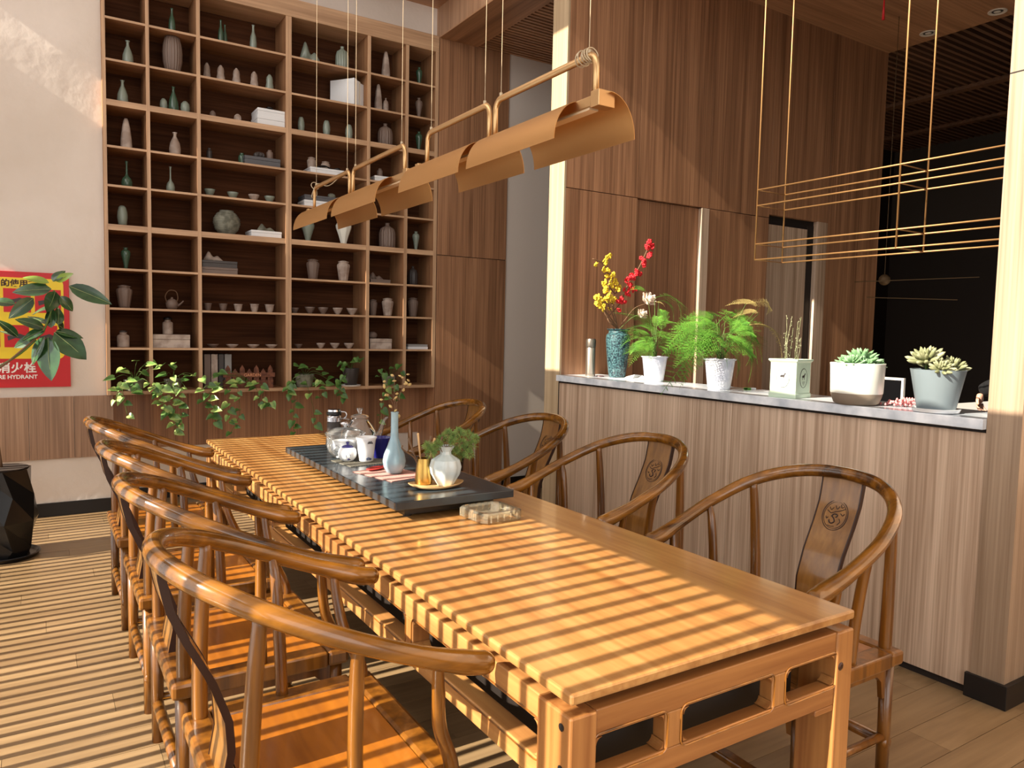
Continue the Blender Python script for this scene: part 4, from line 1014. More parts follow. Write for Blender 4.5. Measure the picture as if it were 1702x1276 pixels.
pothos(506, POTP, M_STONE, .085, .115, 'shaded trailing pothos in a grey stone pot, left side of fourth column',
       [(488,606,-.04),(498,610,0),(512,612,0),(528,612,-.03),(536,622,-.02),(530,635,-.06),(490,626,-.08),(545,630,-.02),(520,640,-.05),(482,636,-.1)],
       [[(485,640,-.13),(490,665,-.13),(487,690,-.12),(489,718,-.12)],[(512,645,-.13),(520,675,-.13),(524,705,-.12)],[(540,638,-.1),(532,660,-.13)],[(478,640,-.13),(483,655,-.13)]], 6, .15)
pothos(583, [(0,0),(.62,0),(.66,.04),(.86,.5),(1,.95),(1.0,1),(.93,.97),(.85,.9),(0,.88)], M_CHAR, .078, .165, 'leafy plant in a dark tapered pot on a white saucer, fourth column',
       [(568,602,0),(576,604,-.03),(592,594,-.02),(600,596,.0),(570,612,-.05),(585,600,0),(562,606,-.02)], [[(568,630,-.13),(566,655,-.13)],[(560,640,-.13),(572,662,-.13)]], 8, .1)
MB().lathe([(0,0),(.085,0),(.095,.012),(.088,.014),(.07,.006),(0,.006)], 24).build('saucer', M_PORC, [o for o in C.objects if o.name.startswith('trailing_pothos')][-1], loc=(0, 0, 0.0))
pothos(646, POTP, M_STONE, .07, .09, 'shaded trailing pothos half hidden by the dried stems, fifth column',
       [(632,614,-.02),(640,620,-.05),(655,612,0),(664,606,-.03),(668,618,-.02),(630,626,-.08),(650,630,-.08)],
       [[(642,645,-.13),(636,670,-.13),(630,700,-.12)],[(655,640,-.13),(664,665,-.13)]], 9, .15)
# ================================================================ ON THE TABLE
def lathed(name, prof, m, loc, label, cat, seg=32, group=None, **kw):
    o = MB().lathe(prof, seg, **kw).build(name, m, None, smooth='auto', loc=loc); return tag(o, label, cat, group)
TZ = 0.77
tr = thing('tea_tray', 'large black slate tea tray lying across the far half of the table', 'tray', (1.385, 3.30, TZ))
MB().box(-.262, .262, -.74, .74, .047, .078).build('slab', M_TRAY, tr, bevel=0.003)
MB().box(-.20, .20, -.68, .68, 0.012, .047).build('base', M_BLACK, tr)
for sx in (-1, 1):
    for sy in (-1, 1): MB().lathe([(0,0),(.018,0),(.018,.013),(0,.013)], 14).build('foot', M_BLACK, tr, loc=(sx*.17, sy*.64, 0))
for i in range(4): MB().box(-.255, .255, -.45+.3*i-.001, -.45+.3*i+.001, .078, .0784).build('groove', M_CHAR, tr)
Z = TZ+.0785
# ashtray
at = thing('ashtray', 'square cut-glass ashtray on the table in front of the tea tray', 'ashtray', (1.485, 2.475, TZ), rad(4))
a_, b_ = .095, .068
mb = MB(); n = 4
def sqring(r_, z, rot=PI/4): return [(r_*math.cos(rot+PI/2*k), r_*math.sin(rot+PI/2*k), z) for k in range(4)]
def oct_(h, z, c=.018): return [(h-c,-h,z),(h,-h+c,z),(h,h-c,z),(h-c,h,z),(-h+c,h,z),(-h,h-c,z),(-h,-h+c,z),(-h+c,-h,z)]
R_ = [oct_(.088, 0), oct_(.094, .006), oct_(.094, .036), oct_(.088, .041), oct_(.074, .041), oct_(.066, .034), oct_(.062, .012), oct_(.055, .009)]
vs = [p for r_ in R_ for p in r_]; fs = [tuple(reversed(range(8)))]
for i in range(len(R_)-1):
    for k in range(8): fs.append((i*8+k, i*8+(k+1)%8, (i+1)*8+(k+1)%8, (i+1)*8+k))
fs.append(tuple((len(R_)-1)*8+k for k in range(8)))
MB().add(vs, fs).build('bowl', M_GLASSD, at)
for k in range(4):
    Rz = Matrix.Rotation(PI/2*k, 3, 'Z'); cut = MB()
    for j in range(5):
        x = -.06+.03*j; p = Rz @ Vector((x, -.0945, .021)); cut.cbox(p, (.012, .006, .026), Rz @ Matrix.Rotation(rad(45), 3, 'Z').to_3x3())
    cut.build('cut_facets', M_GLASSD, at)

def glass_shell(prof, th=.0018):
    inner = [(max(r_-th, 0), z+th if i == 0 else z) for i, (r_, z) in enumerate(prof)]
    return prof
# glass bowl with lid and porcelain inside
gb = thing('glass_bowl', 'round clear glass bowl with domed lid and silver knob, holding white porcelain', 'bowl', (1.30, 3.60, Z))
MB().lathe(glass_shell([(0,0),(.055,0),(.062,.006),(.088,.035),(.096,.07),(.094,.105),(.101,.118),(.103,.122)]), 48).build('bowl', M_GLASS, gb, smooth=True)
MB().lathe(glass_shell([(.096,.122),(.09,.130),(.055,.146),(.02,.152),(0,.153)], .0015), 40).build('lid', M_GLASS, gb, smooth=True)
MB().lathe([(0,.152),(.012,.152),(.01,.158),(.024,.166),(.027,.172),(.020,.180),(0,.183)], 28).build('knob', M_CHROME, gb, smooth=True)
def cup_(name, loc, r_, h, m, label, cat='cup', rings=True, group=None):
    t = thing(name, label, cat, loc, 0, group)
    MB().lathe([(0,0),(r_*.5,0),(r_*.55,h*.05),(r_*.8,h*.35),(r_*.95,h*.8),(r_,h),(r_*.94,h),(r_*.85,h*.7),(r_*.5,h*.12),(0,h*.1)], 32).build('body', m, t, smooth=True)
    return t
for i, (dx, dy, lab) in enumerate([(-.035,-.03,'white porcelain tea cup with blue ring motif inside the glass bowl, left one'),(.04,-.01,'white porcelain tea cup inside the glass bowl, right one')]):
    t = cup_('tea_cup', (1.30+dx, 3.60+dy, Z+.004), .040, .088, M_PORC, lab)
    for s in (0, 1.3, 2.6, 3.9, 5.2):
        Rz = Matrix.Rotation(s, 3, 'Z')
        MB().tube([Rz @ Vector((.0385+.002*math.cos(q), .014*math.sin(q), .050+.016*math.cos(q))) for q in np.linspace(0, 2*PI, 15)], .0011, 5, caps=False).build('blue_ring', M_INK, t)
# glass kettle
kt = thing('glass_kettle', 'clear glass kettle with curved spout and glass knob behind the lidded bowl', 'kettle', (1.475, 3.86, Z))
MB().lathe(glass_shell([(0,0),(.07,0),(.085,.01),(.097,.045),(.092,.085),(.068,.125),(.05,.145),(.047,.16),(.052,.165)]), 48).build('body', M_GLASS, kt, smooth=True)
MB().lathe(glass_shell([(.05,.166),(.046,.176),(.018,.184),(.01,.186),(0,.187)], .0015), 40).build('lid', M_GLASS, kt, smooth=True)
MB().lathe([(0,.185),(.010,.185),(.010,.196),(.018,.212),(.016,.216),(0,.216)], 20).build('knob', M_GLASS, kt, smooth=True)
MB().lathe([(0,.008),(.08,.008),(.088,.04),(.083,.06),(0,.06)], 36).build('tea', mat('tea_water', (214,176,110), 0.05, trans=0.8, ior=1.33), kt, smooth=True)
dr = Vector((.84, -.54, 0))
MB().tube(smooth_path([dr*.075+Vector((0,0,.055)), dr*.105+Vector((0,0,.075)), dr*.122+Vector((0,0,.12)), dr*.135+Vector((0,0,.155)), dr*.155+Vector((0,0,.17))], 6), interp([.02,.016,.011,.008,.006], 6), 14).build('spout', M_GLASS, kt, smooth=True)
MB().tube(smooth_path([-dr*.052+Vector((0,0,.15)), -dr*.10+Vector((0,0,.155)), -dr*.13+Vector((0,0,.115)), -dr*.115+Vector((0,0,.06)), -dr*.09+Vector((0,0,.045))], 6), .006, 12).build('handle', M_GLASS, kt, smooth=True)
# steel topped black glass infuser
th = thing('tea_infuser', 'black cylindrical glass infuser with steel push-button lid, farthest on the tea tray', 'bottle', (1.355, 3.93, Z))
MB().lathe([(0,0),(.036,0),(.038,.004),(.038,.145),(0,.146)], 32).build('body', M_CHAR, th, smooth='auto')
MB().lathe([(.0385,.14),(.041,.142),(.041,.165),(.036,.172),(.034,.19),(.038,.196),(.036,.206),(0,.208)], 32).build('lid', M_CHROME, th, smooth='auto')
MB().lathe([(.039,.175),(.040,.176),(.040,.192),(.037,.193)], 32).build('rim', M_BLACK, th, smooth=True)
MB().tube(smooth_path([(.03,-.02,.195),(.055,-.03,.19),(.058,-.032,.17),(.045,-.025,.155)], 5), .004, 8).build('handle', M_CHROME, th, smooth=True)
# mesh mat
mm = thing('woven_mat', 'grey woven mesh mat under the small porcelain pot', 'mat', (1.36, 3.445, Z), rad(8))
mb = MB()
for i in range(22): u = -.145+.29*i/21; mb.box(u-.0022, u+.0022, -.10, .10, 0, .002)
for i in range(16): u = -.10+.20*i/15; mb.box(-.145, .145, u-.0022, u+.0022, .0012, .0032)
s_ = mb.build('mesh', M_MAT, mm); s_['kind'] = 'stuff'
Zm = Z+.0035
# small lidded pot
sp_ = thing('porcelain_jar', 'small round white porcelain jar with a cobalt lid and ink painting', 'jar', (1.265, 3.47, Zm))
MB().lathe([(0,0),(.022,0),(.03,.004),(.044,.022),(.046,.04),(.040,.060),(.030,.067),(0,.068)], 36).build('body', M_PORC, sp_, smooth=True)
MB().lathe([(.028,.067),(.03,.069),(.02,.076),(.006,.079),(.005,.084),(.009,.089),(.006,.094),(0,.095)], 28).build('lid', M_BLUE, sp_, smooth=True)
def paint(parent, r_fun, strokes, m, wd_=.0012):
    for st in strokes:
        pts = []
        for (a, z) in st: r_ = r_fun(z)+.0004; pts.append((r_*math.cos(a), r_*math.sin(a), z))
        MB().tube(smooth_path(pts, 4), wd_, 5).build('ink_stroke', m, parent)
ac = math.atan2(-3.4, -1.3)   # direction from the jar toward the table's near side
rj = lambda z: float(np.interp(z, [0,.004,.022,.04,.06,.067], [.022,.03,.044,.046,.04,.03]))
paint(sp_, rj, [[(ac-.4,.05),(ac-.15,.036),(ac-.1,.02)],[(ac+.1,.048),(ac+.3,.034),(ac+.15,.022)]], M_INK)
paint(sp_, rj, [[(ac+.05,.012),(ac+.15,.018),(ac+.25,.013),(ac+.4,.012),(ac+.02,.010)]], M_BLUE, .0022)
# white cup
wc = thing('porcelain_cup', 'tall white porcelain cup with an ink mountain painting, standing on the mesh mat', 'cup', (1.345, 3.43, Zm))
MB().lathe([(0,0),(.032,0),(.036,.004),(.040,.05),(.046,.105),(.052,.118),(.050,.119),(.044,.105),(.037,.02),(0,.01)], 40).build('body', M_PORC, wc, smooth=True)
rc = lambda z: float(np.interp(z, [0,.004,.05,.105,.118], [.032,.036,.040,.046,.052]))
paint(wc, rc, [[(ac+.15,.092),(ac+.3,.101),(ac+.38,.095),(ac+.5,.102),(ac+.75,.091)],[(ac+.2,.091),(ac+.45,.094),(ac+.7,.09)],[(ac+.3,.096),(ac+.42,.092),(ac+.55,.097)]], M_CHAR, .0018)
paint(wc, rc, [[(ac+.0,.016),(ac+.25,.021),(ac+.5,.018),(ac+.7,.015)],[(ac+.05,.012),(ac+.35,.014),(ac+.65,.011)]], M_INK, .0028)
lathed('cobalt_cup', [(0,0),(.034,0),(.038,.01),(.041,.05),(.050,.075),(.060,.095),(.062,.102),(.057,.101),(.045,.075),(.03,.01),(0,.008)], M_BLUE, (1.445, 3.50, Zm), 'dark cobalt cup with flared rim behind the white cup', 'cup', flute=10, depth=.05, seg=60)
# pink cloth
def ripple(x0, x1, y0, y1, nx, ny, amp, th=.002):
    vs = []; fs = []
    for i in range(nx+1):
        for j in range(ny+1):
            x = x0+(x1-x0)*i/nx; y = y0+(y1-y0)*j/ny
            z = th + amp*(0.5+0.5*math.sin(j*2.2))*(0.6+0.4*math.sin(i*.9))
            vs.append((x + .002*math.sin(j*3.1), y, z))
    for i in range(nx):
        for j in range(ny): a = i*(ny+1)+j; fs.append((a, a+ny+1, a+ny+2, a+1))
    n = len(vs); vs += [(x, y, 0) for (x, y, z) in vs]
    fs += [tuple(n+k for k in reversed(f)) for f in fs]
    for i in range(nx):
        for j in (0, ny): a = i*(ny+1)+j; b = a+ny+1; fs.append((a, b, b+n, a+n))
    for j in range(ny):
        for i in (0, nx): a = i*(ny+1)+j; b = a+1; fs.append((a, b, b+n, a+n))
    return MB().add(vs, fs)
cl = ripple(-.105, .105, -.145, .145, 20, 30, .0015).build('tea_towel', M_CLOTH, None, smooth='auto', loc=(1.33, 3.09, Z)); cl.rotation_euler.z = rad(14)
tag(cl, 'dusty pink ribbed tea towel under the slender blue vase', 'towel')
rd = thing('red_tea_knot', 'small red lacquer tea scoop lying on the pink towel', 'scoop', (1.30, 3.20, Z+.005), rad(-60))
MB().lathe([(0,0),(.02,0),(.03,.006),(.027,.008),(.018,.003),(0,.003)], 24).build('dish', M_RED, rd, smooth=True)
rd.children[0].scale = (1, 1.9, 1)
MB().tube([(0,.05,.006),(0,.07,.008),(0,.085,.008)], .004, 8).build('handle', M_RED, rd, smooth=True)
# slender blue vase
bv = lathed('slender_vase', [(0,0),(.03,0),(.036,.004),(.048,.03),(.052,.055),(.046,.085),(.030,.125),(.0185,.16),(.0165,.20),(.0165,.268),(.0185,.275),(.015,.276),(.013,.26),(0,.25)], M_PALEBLUE, (1.345, 3.09, Z+.004), 'slender pale blue bottle vase holding dried stems', 'vase', seg=40)
ds = thing('dried_branch', 'dried orchid twig with pale yellow buds in the slender blue vase', 'flower', (1.345, 3.09, Z+.25))
od = Vector((1.345, 3.09, Z+.25))
def DV(px, py, dy=0): return on_y(px, py, 3.09+dy)-od
for pts in ([(655,695),(658,676),(665,655),(672,632),(674,622)],[(655,695),(656,680),(650,665),(640,655)],[(657,680),(655,660),(656,640),(655,624)],[(656,690),(660,675),(652,655),(645,642),(640,635)],[(664,656),(670,645),(676,640)]):
    MB().tube(smooth_path([DV(*pts[0])+Vector((0,0,-.03))]+[DV(*p, dy=.01*i) for i, p in enumerate(pts)], 4), .0012, 5).build('twig', M_STEM, ds, smooth=True)
random.seed(2)
bud = MB().lathe([(0,0),(.0035,.004),(.0055,.011),(.003,.018),(0,.022)], 7).build('bud', M_DRY, ds, smooth=True); bud.hide_render = False
BP = [(638,637),(641,633),(655,625),(652,633),(671,628),(675,622),(670,638),(678,640),(684,637),(639,658),(637,664),(642,656),(657,655),(661,658),(655,664),(652,678),(655,684),(660,680),(663,688),(672,645),(668,626),(676,630)]
for i, p in enumerate(BP):
    q = DV(*p, dy=random.uniform(-.02, .02)); rot = (random.uniform(0, 3), random.uniform(0, 3), random.uniform(0, 6)); sc = random.uniform(.8, 1.3)
    if i == 0: bud.location = q; bud.rotation_euler = rot; bud.scale = (sc,)*3
    else: clone(bud, ds, q, rot, sc)
# pale wood leaf tray
lt = MB()
vs = []; fs = []; n = 36
outl = [(.5*.235*math.cos(a)*(1+.06*math.sin(3*a+1)), .5*.15*math.sin(a)*(1+.10*math.sin(2*a))) for a in np.linspace(0, 2*PI, n, endpoint=False)]
for sc, z in ((.0, .001), (.75, .001), (.93, .004), (1.0, .012), (1.0, .014), (.92, .007), (.74, .004), (0, .004)):
    if sc == 0: vs.append((0, 0, z))
    else: vs += [(x*sc, y*sc, z+(.006*(x/.12)**2 if sc > .7 else 0)) for x, y in outl]
idx = [0] + [1+n*k for k in range(6)] + [1+6*n]
for k in range(n): fs.append((0, 1+(k+1)%n, 1+k))
for r_ in range(5):
    a0 = 1+n*r_
    for k in range(n): fs.append((a0+k, a0+(k+1)%n, a0+n+(k+1)%n, a0+n+k))
for k in range(n): fs.append((1+5*n+k, 1+5*n+(k+1)%n, 1+6*n))
lo = lt.add(vs, fs).build('leaf_tray', M_COAST, None, smooth=True, loc=(1.385, 2.755, Z)); lo.rotation_euler.z = rad(-8)
tag(lo, 'pale wood leaf-shaped coaster under the gold cup and white vase', 'coaster')
Zt = Z+.0055
gc = lathed('gold_cup', [(0,0),(.026,0),(.031,.004),(.033,.02),(.030,.05),(.0255,.098),(.0275,.099),(.024,.098),(.027,.05),(.0,.03)], M_GOLDC, (1.352, 2.80, Zt), 'brushed gold cup holding bamboo tea utensils', 'cup', seg=36)
gc.data.transform(Matrix.Scale(1.12, 4))
random.seed(4)
for i, (dx, dy, tx, ty, L_, lab) in enumerate([(-.012,.0,-.05,.02,.155,'leftmost straight bamboo tea tool in the gold cup'),(-.004,.01,-.02,.0,.175,'tallest bamboo tea tool in the gold cup'),(.006,.0,.01,-.03,.165,'pale bamboo tea needle in the gold cup'),(.012,.006,.04,.0,.15,'short bamboo tea scoop in the gold cup'),(.0,-.012,.07,-.02,.16,'bamboo tea tool leaning right in the gold cup')]):
    t = MB().tube([(0,0,0),(tx*.5,ty*.5,L_*.5),(tx,ty,L_)], [.003,.0035,.0045], 7, flat=1.4).build('tea_tool', M_COAST if i % 2 else M_STEM, None, smooth=True, loc=(1.352+dx, 2.80+dy, Zt+.04)); tag(t, lab, 'utensil', 'bamboo tools in the gold cup')
t = MB().tube(smooth_path([(0,0,0),(-.03,.005,.06),(-.06,.01,.085),(-.085,.01,.105),(-.083,.01,.118)], 5), .0032, 8).build('tea_pick', M_STEM, None, smooth=True, loc=(1.342, 2.80, Zt+.05)); tag(t, 'curved dark twig-like tea pick bending left out of the gold cup', 'utensil')
# white ribbed vase
wv = lathed('lobed_vase', [(0,0),(.032,0),(.036,.006),(.062,.05),(.068,.08),(.060,.108),(.034,.124),(.024,.130),(.023,.142),(.034,.158),(.038,.165),(.032,.163),(.02,.142),(0,.13)], M_PALEW, (1.425, 2.745, Zt), 'round pale lobed vase with flared scalloped neck and green sprigs', 'vase', seg=72, flute=9, depth=.07)
sg2 = thing('green_sprigs', 'bushy green sprigs of juniper-like foliage in the lobed vase', 'plant', (1.425, 2.745, Zt+.14))
os_ = Vector((1.425, 2.745, Zt+.14))
def tuft_mesh(name, m, r_, n, seed, ln=.012, w_=.0011):
    random.seed(seed); mb = MB()
    for i in range(n):
        d = Vector((random.gauss(0,1), random.gauss(0,1), random.gauss(.25,1))).normalized()
        p = d*r_*random.uniform(.25, 1); q = p + (d+Vector((random.gauss(0,.5), random.gauss(0,.5), random.gauss(.3,.5)))).normalized()*ln
        s = (q-p).orthogonal().normalized()*w_
        mb.add([p-s, p+s, q+s*.6, q-s*.6, ], [(0,1,2,3)])
        u = (q-p).cross(s).normalized()*w_
        mb.add([p-u, p+u, q+u*.6, q-u*.6], [(0,1,2,3)])
    o = mb.build(name, m, None); C.objects.unlink(o); return o.data
TF = [tuft_mesh('foliage_tuft', M_SPRIG, .022, 190, s, .014, .0009) for s in (1, 2, 3)]
random.seed(11)
SPX = [(745,715),(762,712),(778,716),(790,722),(735,724),(752,728),(768,730),(784,732),(722,738),(740,742),(758,742),(774,742),(748,752),(764,752),(710,736),(716,746),(728,732),(756,720),(780,748)]
for i, p in enumerate(SPX):
    q = on_y(p[0], p[1]+6, 2.745+random.uniform(-.06, .07))-os_
    MB().tube(smooth_path([(0,0,-.06), (q.x*.3, q.y*.3, .02), q], 3), .0014, 5).build('stem', M_STEM, sg2)
    place_mesh(TF[i % 3], 'foliage_tuft', sg2, q, (random.gauss(0,1), random.gauss(0,1), 1), scale=random.uniform(.75, 1.05))['kind'] = 'stuff'

# ================================================================ MARBLE COUNTER
mt = tag(MB().box(XC-.032, 3.69, 1.543, YP-.003, 1.135, 1.18).build('marble_countertop', M_MARB, None, bevel=0.003), 'long pale grey marble slab on top of the wood-panelled counter', 'countertop')
MZ = 1.18
fk = thing('thermos_flask', 'brushed steel thermos flask at the far end of the marble counter', 'bottle', (3.43, 4.33, MZ))
MB().lathe([(0,0),(.035,0),(.037,.006),(.037,.018),(.035,.02),(.035,.205),(.030,.215),(0,.216)], 32).build('body', M_STEEL, fk, smooth='auto')
MB().lathe([(0,.214),(.036,.214),(.0375,.222),(.0375,.262),(.032,.275),(0,.278)], 32).build('lid', mat('flask_lid', (120,112,102), .35, .8), fk, smooth='auto')
sv = lathed('speckled_vase', [(0,0),(.055,0),(.062,.008),(.075,.10),(.088,.24),(.092,.29),(.088,.32),(.072,.335),(.070,.350),(.085,.362),(.086,.366),(.075,.366),(.062,.34),(0,.33)], M_SPK, (3.55, 4.17, MZ), 'tall blue-green speckled vase with yellow and red blossom branches', 'vase', seg=40)
sv.data.transform(Matrix.Scale(0.96, 4)); VT = Vector((3.55, 4.17, MZ+.35))
def branch(name, label, stems, buds, m, seed, bm_stem=M_STEM, bs=.013):
    t = thing(name, label, 'flower', VT); random.seed(seed)
    for pts in stems:
        MB().tube(smooth_path([Vector((0,0,-.25)), Vector((0,0,-.02))]+[on_y(px, py, 4.17+dy)-VT for (px, py, dy) in pts], 4), .0042, 6).build('stem', bm_stem, t, smooth=True)
    fl_ = MB()
    for k in range(5):
        a = 2*PI*k/5; c = Vector((math.cos(a), math.sin(a), .25))*.007
        fl_.lathe([(0,-.003),(.0055,-.001),(.0065,.002),(0,.005)], 7, c=c)
    fl_.lathe([(0,0),(.003,.002),(0,.006)], 6, c=(0,0,.002))
    proto = fl_.build('blossom', m, t, smooth=True); first = True
    for (px, py, sp, n) in buds:
        for k in range(n+1):
            q = on_y(px+random.gauss(0, sp), py+random.gauss(0, sp), 4.17+random.uniform(-.05, .05))-VT
            rot = [random.uniform(0, 6) for _ in range(3)]; sc = random.uniform(1.0, 1.7)*bs/.013
            if first: proto.location = q; proto.rotation_euler = rot; proto.scale = (sc,)*3; first = False
            else: clone(proto, t, q, rot, sc)
    return t
branch('yellow_blossom_branch', 'yellow blossom branches on the left of the speckled vase', [[(1005,520,0),(1010,490,0),(1012,460,.02),(1005,443,0),(998,435,0),(985,430,0)],[(1010,500,0),(1016,470,-.03),(1021,455,0)],[(1005,515,0),(1000,500,-.03),(995,492,0)],[(1012,480,.03),(1022,488,.04),(1027,482,.04)]],
  [(990,439,2,2),(1004,436,2,2),(1011,429,2,2),(1006,448,3,4),(1012,459,3,3),(1020,456,3,3),(1006,470,3,3),(1014,468,3,3),(1005,482,3,3),(1010,492,4,4),(1018,492,4,4),(1026,483,3,2),(995,493,3,3),(993,504,3,3),(1000,511,3,3),(1008,510,3,3),(1020,478,4,3),(1022,470,3,2),(998,505,3,2),(1001,500,5,4),(1015,500,4,4)], M_YEL, 3)
branch('red_blossom_branch', 'red blossom branch leaning right from the speckled vase', [[(1010,530,0),(1030,505,.03),(1045,470,.04),(1060,448,.05),(1070,428,.05),(1080,405,.05)]],
  [(1082,402,2,3),(1076,411,3,4),(1083,409,2,3),(1080,424,3,4),(1067,433,3,4),(1072,438,2,3),(1062,455,3,4),(1052,458,3,4),(1057,452,3,3),(1048,463,3,4),(1044,471,3,5),(1050,475,3,4),(1040,485,3,4),(1032,500,3,4),(1034,497,2,3),(1028,515,2,2),(1046,480,4,4)], M_REDF, 5)
rs = thing('rose_branch', 'two white roses on a thin leaning stem between vase and fern', 'flower', VT)
MB().tube(smooth_path([Vector((0,0,-.2)), Vector((.01,0,0)), on_y(1040,530,4.12)-VT, on_y(1055,512,4.1)-VT, on_y(1075,504,4.08)-VT], 4), .0028, 6).build('stem', M_STEM, rs, smooth=True)
MB().tube(smooth_path([Vector((.01,0,0)), on_y(1050,528,4.1)-VT, on_y(1066,522,4.08)-VT], 4), .0025, 6).build('stem', M_STEMG, rs, smooth=True)
for (px, py, s) in ((1079, 496, 2.1), (1068, 521, 1.5)):
    q = on_y(px, py, 4.07)-VT; g = MB(); random.seed(9)
    for ring, (n_, rr, tl) in enumerate(((3,.012,.2),(5,.022,.5),(6,.034,.85))):
        for k in range(n_):
            a = 2*PI*k/n_+ring; R = Matrix.Rotation(a, 3, 'Z') @ Matrix.Rotation(tl, 3, 'Y')
            vs = []; fs = []
            for i in range(5):
                for j in range(4):
                    u = (i/4-.5)*1.5; v = j/3
                    vs.append(R @ Vector((rr*.5*(1-.3*u*u)+.004*v*v, rr*u*.75*math.sin(PI*(.25+.65*v)), v*.034-.012)))
            for i in range(4):
                for j in range(3): a2 = i*4+j; fs.append((a2, a2+4, a2+5, a2+1))
            g.add([p*s for p in vs], fs)
    g.lathe([(0,-.012*s),(.012*s,-.004*s),(.013*s,.008*s),(0,.016*s)], 10)
    o = g.build('rose', M_ROSE, rs, smooth=True, loc=q); o.rotation_euler = (rad(50), 0, rad(20))
# papers
t = MB().add([(0,0,0),(.22,.02,0),(.25,.16,0),(.04,.18,0),(0,0,.002),(.22,.02,.002),(.25,.16,.002),(.04,.18,.002)], [(0,3,2,1),(4,5,6,7),(0,1,5,4),(1,2,6,5),(2,3,7,6),(3,0,4,7)]).build('paper_napkin', M_PAPER, None, loc=(3.40, 3.93, MZ)); tag(t, 'flat white paper napkin between the speckled vase and first fern', 'napkin')
t = MB().add([(0,0,0),(.14,0,0),(.12,.12,0),(.02,.11,0),(.03,.01,.03),(.13,.04,.022),(.10,.11,.006),(.03,.09,.012)], [(0,3,2,1),(4,5,6,7),(0,1,5,4),(1,2,6,5),(2,3,7,6),(3,0,4,7)]).build('crumpled_tissue', M_PAPER, None, loc=(3.53, 3.98, MZ+.002)); tag(t, 'crumpled white tissue beside the speckled vase', 'tissue')
t = MB().box(0,.075,0,.03,0,.012).build('gum_packet', M_PAPER, None, bevel=.002, loc=(3.56, 2.99, MZ)); tag(t, 'small white and green packet near the marble back edge', 'packet')
MB().box(.0,.028,-.0005,.0305,-.0001,.0125).build('green_end', mat('packet_green', (90,150,60), .5), t)
t = MB().lathe([(0,0),(.03,0),(.028,.006),(0,.007)], 20).build('coaster', mat('coaster_dark_red', (70,30,28), .5), None, smooth='auto', loc=(3.50, 4.30, MZ)); tag(t, 'dark red coaster between flask and speckled vase', 'coaster')
# ferns
def frond_mesh(name, m, L_=.30, droop=.5, seed=1, dens=24, wid=.085, up=.2):
    random.seed(seed); mb = MB(); pts = []
    for i in range(15):
        t = i/14; pts.append(Vector((L_*t, 0, up*t*L_*4*(1-t)*.9 - droop*L_*t*t*.6)))
    mb.tube(pts, interp([.0014,.0006], 14), 4, caps=False)
    def quad(p, q, w_, nrm=Vector((0,0,1))):
        s = (q-p).cross(nrm); s = s.normalized()*w_ if s.length > 1e-6 else Vector((w_,0,0))
        mb.add([p-s, p+s, q+s*.25, q-s*.25], [(0,1,2,3)])
    for i in range(dens):
        t = .12+.86*i/dens; k = t*14; a = int(min(13, k)); p = pts[a].lerp(pts[a+1], k-a)
        ln = wid*math.sin(PI*min(1, .10+t*.92))**.7*random.uniform(.8, 1.1)
        for s in (-1, 1):
            d = Vector((.75, s*.95, -.12+random.uniform(-.1,.1))).normalized()
            q = p+d*ln; quad(p, q, .0012)
            for j in range(1, 5):
                b = p.lerp(q, j/5.0); l2 = ln*.30*(1-j/8)
                for s2 in (-1, 1):
                    d2 = (d*.75+Vector((-.5*s2*d.y, .6*s2*d.x, random.uniform(-.15,.2)))).normalized()
                    quad(b, b+d2*l2, .0010)
    o = mb.build(name, m, None); C.objects.unlink(o); return o.data
FR = [frond_mesh('frond', M_FERN, seed=s, droop=d) for s, d in ((1,.5),(2,.8),(3,.35))]
FRY = frond_mesh('frond', M_FERNY, seed=5, droop=.3, dens=22, wid=.04)
def fern(pot_px, pot_py, sc, label, fronds, cy):
    P = on_z(pot_px, pot_py, MZ); s = ppm((P.x, cy, MZ))
    c = Vector((on_y(pot_px, pot_py, cy).x, cy, MZ))
    t = thing('potted_fern', label, 'plant', c, 0, 'potted ferns on the marble counter')
    h = .175*sc
    MB().lathe([(0,0),(.058*sc,0),(.062*sc,.004),(.066*sc,.02),(.085*sc,.95*h),(.092*sc,.955*h),(.093*sc,h),(.084*sc,h),(.07*sc,.2*h),(0,.9*h)][:8]+[(.078*sc,.9*h),(0,.88*h)], 40).build('pot', M_POTW, t, smooth='auto')
    MB().lathe([(0,.86*h),(.078*sc,.88*h),(.078*sc,.9*h),(0,.92*h)], 24).build('soil', M_SOIL, t)
    top = Vector((0,0,h*.9)); random.seed(int(pot_px))
    extra = [(bx+random.gauss(0,6), by+abs(random.gauss(6,5)), tx+random.gauss(0,9), ty+random.gauss(0,8), dy+random.uniform(-.08,.08), kind) for (bx, by, tx, ty, dy, kind) in fronds[::2] if kind == 0 and by > 520]
    for (bx, by, tx, ty, dy, kind) in list(fronds)+extra:
        B_ = on_y(bx, by, cy+dy*.4)-c; T_ = on_y(tx, ty, cy+dy)-c; T_.z = max(T_.z, .07)
        MB().tube(smooth_path([top+Vector((random.uniform(-.02,.02), random.uniform(-.02,.02), 0)), top.lerp(B_, .6)+Vector((0,0,.02)), B_], 4), .0016, 5).build('stem', M_STEMG, t, smooth=True)
        d = T_-B_; me = FRY if kind == 'y' else random.choice(FR)
        place_mesh(me, 'frond', t, B_, d, scale=d.length/.30*1.05, roll=random.uniform(-.5, .5), up=(-.25, -.55, .8))
    return t
